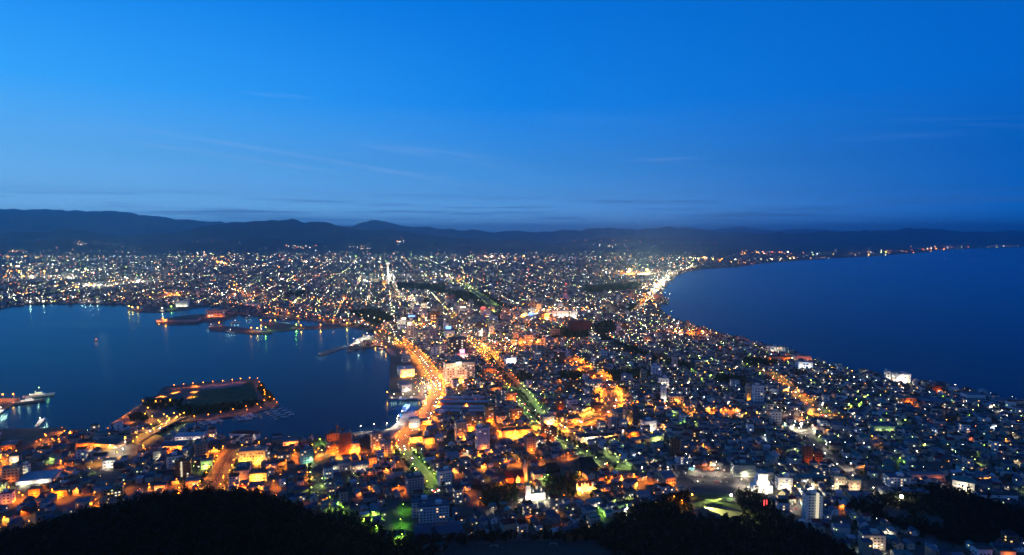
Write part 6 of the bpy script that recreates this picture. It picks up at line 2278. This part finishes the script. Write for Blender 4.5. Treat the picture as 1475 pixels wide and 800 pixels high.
def ship(name, stern, bow, Bm, H, label, cat, hullcol, decks, funnel=None, masts=(), glow='w', gpow=1.0, lit=True, ht=None):
    p0, p1 = at(*stern, 0), at(*bow, 0)
    L_ = math.dist(p0, p1)
    o = thing(name, ((p0[0] + p1[0]) / 2, (p0[1] + p1[1]) / 2, 0), math.atan2(p1[1] - p0[1], p1[0] - p0[0]))
    put('hull', mesh_from('hull', *hull(L_, Bm, H, 14, H * .5, -1.0), [surf('hull_paint', hullcol, .4, .08, .3)]), o)
    put('deck', MB().box(-L_ * .46, L_ * .30, -Bm * .40, Bm * .40, H - .25, H + .05).mesh('deck', surf('deck_paint', (.25, .2, .15), .8, .2, .3)), o)
    z_ = H + .05
    for (u0, u1, wf, hh) in decks:
        dk = put('superstructure', MB().box(u0 * L_, u1 * L_, -Bm * wf / 2, Bm * wf / 2, z_, z_ + hh).mesh('superstructure', M_WHITE), o)
        if lit:
            b_ = MB()
            put('window_band', b_.box(u0 * L_ + .6, u1 * L_ - .6, -Bm * wf / 2 - .08, Bm * wf / 2 + .08, z_ + hh * .45, z_ + hh * .75).mesh('window_band', M_LITC), dk)
        z_ += hh
    if funnel:
        put('funnel', MB().lathe([(funnel[1], z_), (funnel[1] * .9, z_ + funnel[2])], 12, 0, (funnel[0] * L_, 0)).mesh('funnel', surf('funnel_paint', funnel[3], .5, .1)), o)
    for u, h_ in masts:
        put('mast', MB().tube((u * L_, 0, H), (u * L_, 0, H + h_), .3, .15, 6).tube((u * L_, -Bm * .25, H + h_ * .7), (u * L_, Bm * .25, H + h_ * .7), .12, .12, 5).mesh('mast', M_METAL), o)
        put('mast_light', MB().lathe([(.02, H + h_), (.6, H + h_ + .6), (.02, H + h_ + 1.2)], 8, 0, (u * L_, 0)).mesh('mast_light', M_BULB[glow]), o)
    for u in (-.3, .0, .3):
        for s_ in (-1, 1):
            add_light(u * L_, s_ * Bm * .9, H + 7, LAMPC[glow], 12000 * gpow, .5, o)
    props(o, label, cat)
    return o


ship('moored_ship', (534, 487), (503, 501.5), 17, 6, 'large moored museum ship glowing white at its pier', 'ship', (.75, .75, .73), [(-.40, .22, .85, 3.2), (-.35, .18, .75, 3.0), (-.05, .15, .6, 2.8)], (-.15, 2.6, 6, (.75, .5, .1)), ((.30, 16), (-.32, 14)), 'w', 3.2)
isl([(498.5, 504.8), (501, 506.6), (541, 492), (536, 489.5)], 'wharf', [M_CONC], 2.4)
ship('patrol_ship', (18, 583), (64, 577.5), 10, 3.6, 'dark hulled patrol ship with lit decks at the far wharf', 'ship', (.10, .13, .17), [(-.25, .18, .7, 2.6), (-.1, .12, .55, 2.4)], (-.12, 1.4, 3, (.2, .2, .22)), ((.05, 12),), 'w', .12)
ship('patrol_ship', (33, 573.5), (78, 569), 10, 3.6, 'white patrol ship with green work lights behind the dark ship', 'ship', (.72, .73, .74), [(-.25, .2, .7, 2.6), (-.12, .12, .55, 2.6)], (-.1, 1.4, 3, (.6, .6, .6)), ((.02, 14),), 'g', .10)
ship('patrol_boat', (52, 616), (64, 604), 6, 2.2, 'small white patrol boat lying off the lamp lit wharf', 'boat', (.72, .73, .74), [(-.25, .15, .7, 2.2), (-.1, .1, .5, 1.8)], None, ((.0, 7),), 'w', .25)
ship('work_boat', (-6, 598), (6, 592), 6, 2.2, 'blazing white work boat tied below the orange wharf', 'boat', (.7, .7, .7), [(-.3, .1, .8, 2.4)], None, ((.1, 7),), 'w', .4)
ship('excursion_boat', (581, 593.5), (590, 584.5), 9, 2.6, 'excursion boat lit violet blue at the quay corner', 'boat', (.7, .7, .75), [(-.38, .25, .85, 2.4), (-.32, .15, .75, 2.2)], None, (), 'b', 1.2)
ship('tall_ship', (613, 588), (613, 576), 7, 2.4, 'dark masted schooner in the inner basin', 'boat', (.05, .04, .03), [(-.3, -.1, .6, 1.6)], None, ((-.2, 18), (.12, 20)), 'w', .15, False)
ship('motorboat', (135.5, 491.3), (141.5, 490.6), 5, 1.8, 'lone small boat with a warm light out on the bay', 'boat', (.7, .6, .5), [(-.25, .1, .7, 1.8)], None, ((.0, 4),), 'o', .02)
ship('barge', (458, 512.5), (468, 509.2), 6, 1.6, 'low dark barge off the end of the breakwater', 'boat', (.12, .12, .13), [(-.4, -.2, .6, 2.0)], None, (), 'w', .02, False)
ship('cargo_ship', (150, 437), (113, 437.6), 16, 5, 'pale cargo ship lying along the far shore', 'ship', (.5, .5, .52), [(-.42, -.22, .8, 7)], (-.34, 2, 6, (.5, .5, .5)), ((.2, 14),), 'w', .4)
for i, (a, b_) in enumerate((((300, 473), (308, 470)), ((330, 466), (346, 465)), ((352, 459), (364, 458.3)), ((325, 478.4), (338, 480)), ((405, 462), (418, 463.5)), ((372, 479), (380, 478)), ((562, 575.5), (572, 575)), ((574, 575.2), (586, 575.2)), ((589, 575.2), (602, 575.3)),
                            ((545, 504), (553, 502.5)))):
    wh = ('west tip of the long dock', 'inner basin mouth', 'inner basin quay', 'south side of the long dock', 'shore beneath the elevated road', 'east end of the long dock', 'outer berth of the market quay', 'middle berth of the market quay', 'inner berth of the market quay', 'corner below the ferry yard')[i]
    ship('fishing_boat', a, b_, 5.5, 2.0, f'grey fishing boat at the {wh}', 'boat', (.35, .36, .4) if i % 2 else (.12, .13, .16), [(-.35, -.1, .7, 2.6)], None, ((.05, 8),), 'w', .06, False)

# dock cranes
for px, py, h_, lab in ((335, 470.5, 34, 'red and white harbour crane on the long dock'), (297, 453, 30, 'yellow harbour crane by the pink warehouse')):
    x, y = at(px, py)
    cr = thing('harbour_crane', (x, y, GZ), R(30))
    cm2_ = surf('crane_paint', (.45, .08, .05) if 'red' in lab else (.5, .3, .05), .5, .1)
    put('gantry', MB().tube((-4, -4, 0), (-2, -2, 14), .5, .5, 6).tube((4, -4, 0), (2, -2, 14), .5, .5, 6).tube((-4, 4, 0), (-2, 2, 14), .5, .5, 6).tube((4, 4, 0), (2, 2, 14), .5, .5, 6).mesh('gantry', cm2_), cr)
    put('cab', MB().box(-3, 3, -2.5, 2.5, 14, 18).mesh('cab', M_WHITE), cr)
    put('jib', MB().tube((0, 0, 17), (14, 4, h_), .7, .35, 6).mesh('jib', cm2_), cr)
    props(cr, lab, 'crane')

# quay lights across the bay with their long reflections
for px, py, key, pw in ((186, 444.5, 'y', 5), (191, 446, 'y', 4), (199, 446.5, 'y', 4), (234, 447.5, 'w', 2.5), (247, 445, 'l', 6), (235, 463, 'o', 5), (239, 465, 'o', 3), (300, 456, 'o', 5), (312, 455, 'o', 4), (319, 454.5, 'o', 3), (316, 469, 'o', 3), (362, 476.5, 'o', 4), (371, 477, 'y', 4),
                        (383, 476, 'l', 4), (396, 456, 'o', 6), (408, 457, 'y', 5), (461, 462, 'o', 4), (462, 472, 'o', 4), (434, 473, 'o', 2.5), (427, 472, 'l', 2.5), (44, 438, 'w', 6), (63, 437, 'w', 6), (93, 434, 'w', 3), (376, 465, 'o', 2.5), (390, 466, 'o', 2.5), (320, 450, 'o', 3),
                        (430, 459, 'o', 3), (416, 455, 'o', 3), (480, 466, 'o', 4), (500, 470, 'y', 4), (5, 575.5, 'o', 3), (20, 575, 'o', 3), (-5, 577, 'o', 3), (558, 572, 'o', 1.5), (604, 571, 'o', 1.2), (540, 483, 'o', 3), (547, 481, 'o', 4), (541, 496, 'o', 3), (556, 505, 'o', 2), (550, 500, 'o', 2)):
    x, y = at(px, py)
    d_ = math.hypot(x, y)
    L_ = put('quay_light', POLE, None, (x, y, GZ), (1.2, 1.2, 1.2))
    s_ = d_ / F * .62 / .95 / 1.2
    put('lamp_head', BULB[key], L_, (0, -1, 8.8), (s_, s_, s_))
    add_light(0, -1.4, 7.4, LAMPC[key], 8000 * pw, 1.0, L_)
    ITEMS.append((L_, f'{LNAME[key]} quay light at the water edge', 'quay light', 'quay lights round the bay'))

# sports goals on the dark field
for px, py, lab in ((797, 786, 'white goal frame at the far end of the dark playing field'), (712, 789, 'white goal frame beside the trees on the dark playing field')):
    x, y = at(px, py)
    gl_ = thing('goal', (x, y, GZ), 0)
    put('post', MB().tube((-3.6, 0, 0), (-3.6, 0, 2.6), .14, .14).mesh('post', M_WHITE), gl_)
    put('post', MB().tube((3.6, 0, 0), (3.6, 0, 2.6), .14, .14).mesh('post', M_WHITE), gl_)
    put('crossbar', MB().tube((-3.7, 0, 2.6), (3.7, 0, 2.6), .14, .14).mesh('crossbar', M_WHITE), gl_)
    props(gl_, lab, 'goal')

# ================================================================== TREES
one = np.array([0.0])
CROWNS = [bulk('crown', leaf_quads(one, one, one + h_ * .62, one + r_, one + h_ * .40, 420, .62), [M_LEAF]) for h_, r_ in ((7, 2.6), (8.5, 3.2), (6, 3.0), (10, 2.4), (7.5, 2.2))]
TRK = MB().tube((0, 0, 0), (0.1, 0, 3.2), .26, .17, 7).tube((.1, 0, 3.0), (1.0, .3, 4.8), .13, .06, 5).tube((.1, 0, 3.0), (-.8, -.3, 4.9), .13, .06, 5).mesh('trunk', M_BARK)
TLOOK = ('round leafy tree', 'broad leafy tree', 'low spreading tree', 'tall slim tree', 'small leafy tree')
NT = 0


def tree(x, y, s=1.0, where=None, z=GZ):
    global NT
    NT += 1
    k_ = random.randrange(5)
    o = thing('tree', (x, y, z), random.uniform(0, 6.28))
    o.scale = (s, s, s * random.uniform(.9, 1.15))
    put('trunk', TRK, o)
    put('crown', CROWNS[k_], o)
    return o, TLOOK[k_]


for nm, sp_, offs in (('slope avenue', 8, (-1, 1)), ('green avenue', 15, (-.25, .25)), ('shed street', 11, (-1, 1)), ('hillside tram road', 20, (-1, 1)), ('stone street', 17, (1,))):
    ln, wd, lc = ROADW[nm]
    c_ = 0
    for (x, y, dx, dy) in resample(ln, sp_):
        if y > 1650 and nm == 'green avenue':
            continue
        for s_ in offs:
            if random.random() < .18:
                continue
            c_ += 1
            w_ = wd * s_ * .5 + (3.2 if abs(s_) == 1 else 0) * s_
            qx, qy = x - dy * w_, y + dx * w_
            ppx, ppy = proj(qx, qy, GZ)
            if not (0 < ppx < 1475 and ppy < min(float(sil(ppx)), 800)):
                continue
            o, lk = tree(qx, qy, random.uniform(.75, 1.1))
            props(o, f'{lk}, {ordinal(c_)} along the {nm}', 'tree', f'street trees on the {nm}')
tries = 0
for _ in range(4000):
    if NT >= 290:
        break
    px, py = random.uniform(440, 1470), random.triangular(600, 800, 760)
    x, y = at(px, py)
    if blocked(np.array([x]), np.array([y]), 2.0, groves=False)[0]:
        continue
    o, lk = tree(x, y, random.uniform(.7, 1.2))
    ITEMS.append((o, lk, 'tree', 'garden trees between the houses'))
# groves: dense dark wood patches in the town
gq = []
for gpoly in GROVES:
    xs_, ys_ = [p[0] for p in gpoly], [p[1] for p in gpoly]
    dm = math.hypot(np.mean(xs_), np.mean(ys_))
    sp_ = 6.5 * max(1, dm / 1300)
    gx, gy = np.meshgrid(np.arange(min(xs_), max(xs_), sp_), np.arange(min(ys_), max(ys_), sp_))
    gx, gy = (gx + rng.uniform(-2.2, 2.2, gx.shape)).ravel(), (gy + rng.uniform(-2.2, 2.2, gy.shape)).ravel()
    k = inpoly(gx, gy, gpoly) & (rng.random(len(gx)) < .9)
    for nm, (ln, wd, lc) in ROADW.items():
        k &= linedist(gx, gy, ln) > wd / 2 + 3
    for fx, fy, fa, hw, hd in FOOT:
        k &= np.hypot(gx - fx, gy - fy) > min(hw, hd) + 4
    gx, gy = gx[k], gy[k]
    if not len(gx):
        continue
    sc_ = max(1, dm / 1300) ** .7
    rz_ = rng.uniform(2.8, 5.2, len(gx)) * sc_
    gq.append(leaf_quads(gx, gy, GZ + rz_ * .95, rng.uniform(2.6, 4.0, len(gx)) * sc_, rz_, 55, 1.3 * sc_))
# hedges and scrub in back gardens
gx, gy = lots(26, 26, R(21), -700, 1500, 300, 2600, 99, 0, 99, 0, 9)
px, py = proj(gx, gy, np.full(gx.shape, GZ))
k = (px > 0) & (px < 1475) & (py < 800) & (gy > 600) & (gy < 2500)
gx, gy = gx[k], gy[k]
k = ~blocked(gx, gy, 3, groves=False) & (rng.random(len(gx)) < .5)
gx, gy = gx[k], gy[k]
rz_ = rng.uniform(1.8, 3.4, len(gx))
gq.append(leaf_quads(gx, gy, GZ + rz_, rng.uniform(1.6, 3.0, len(gx)), rz_, 40, 1.0))
props(put('town_grove', bulk('town_grove', np.concatenate(gq), [M_LEAF])), 'dark groves and garden scrub among the houses', 'trees', kind='stuff')

name_all(ITEMS)
print('objects', len(bpy.data.objects), 'lights', len([o for o in bpy.data.objects if o.type == 'LIGHT']))
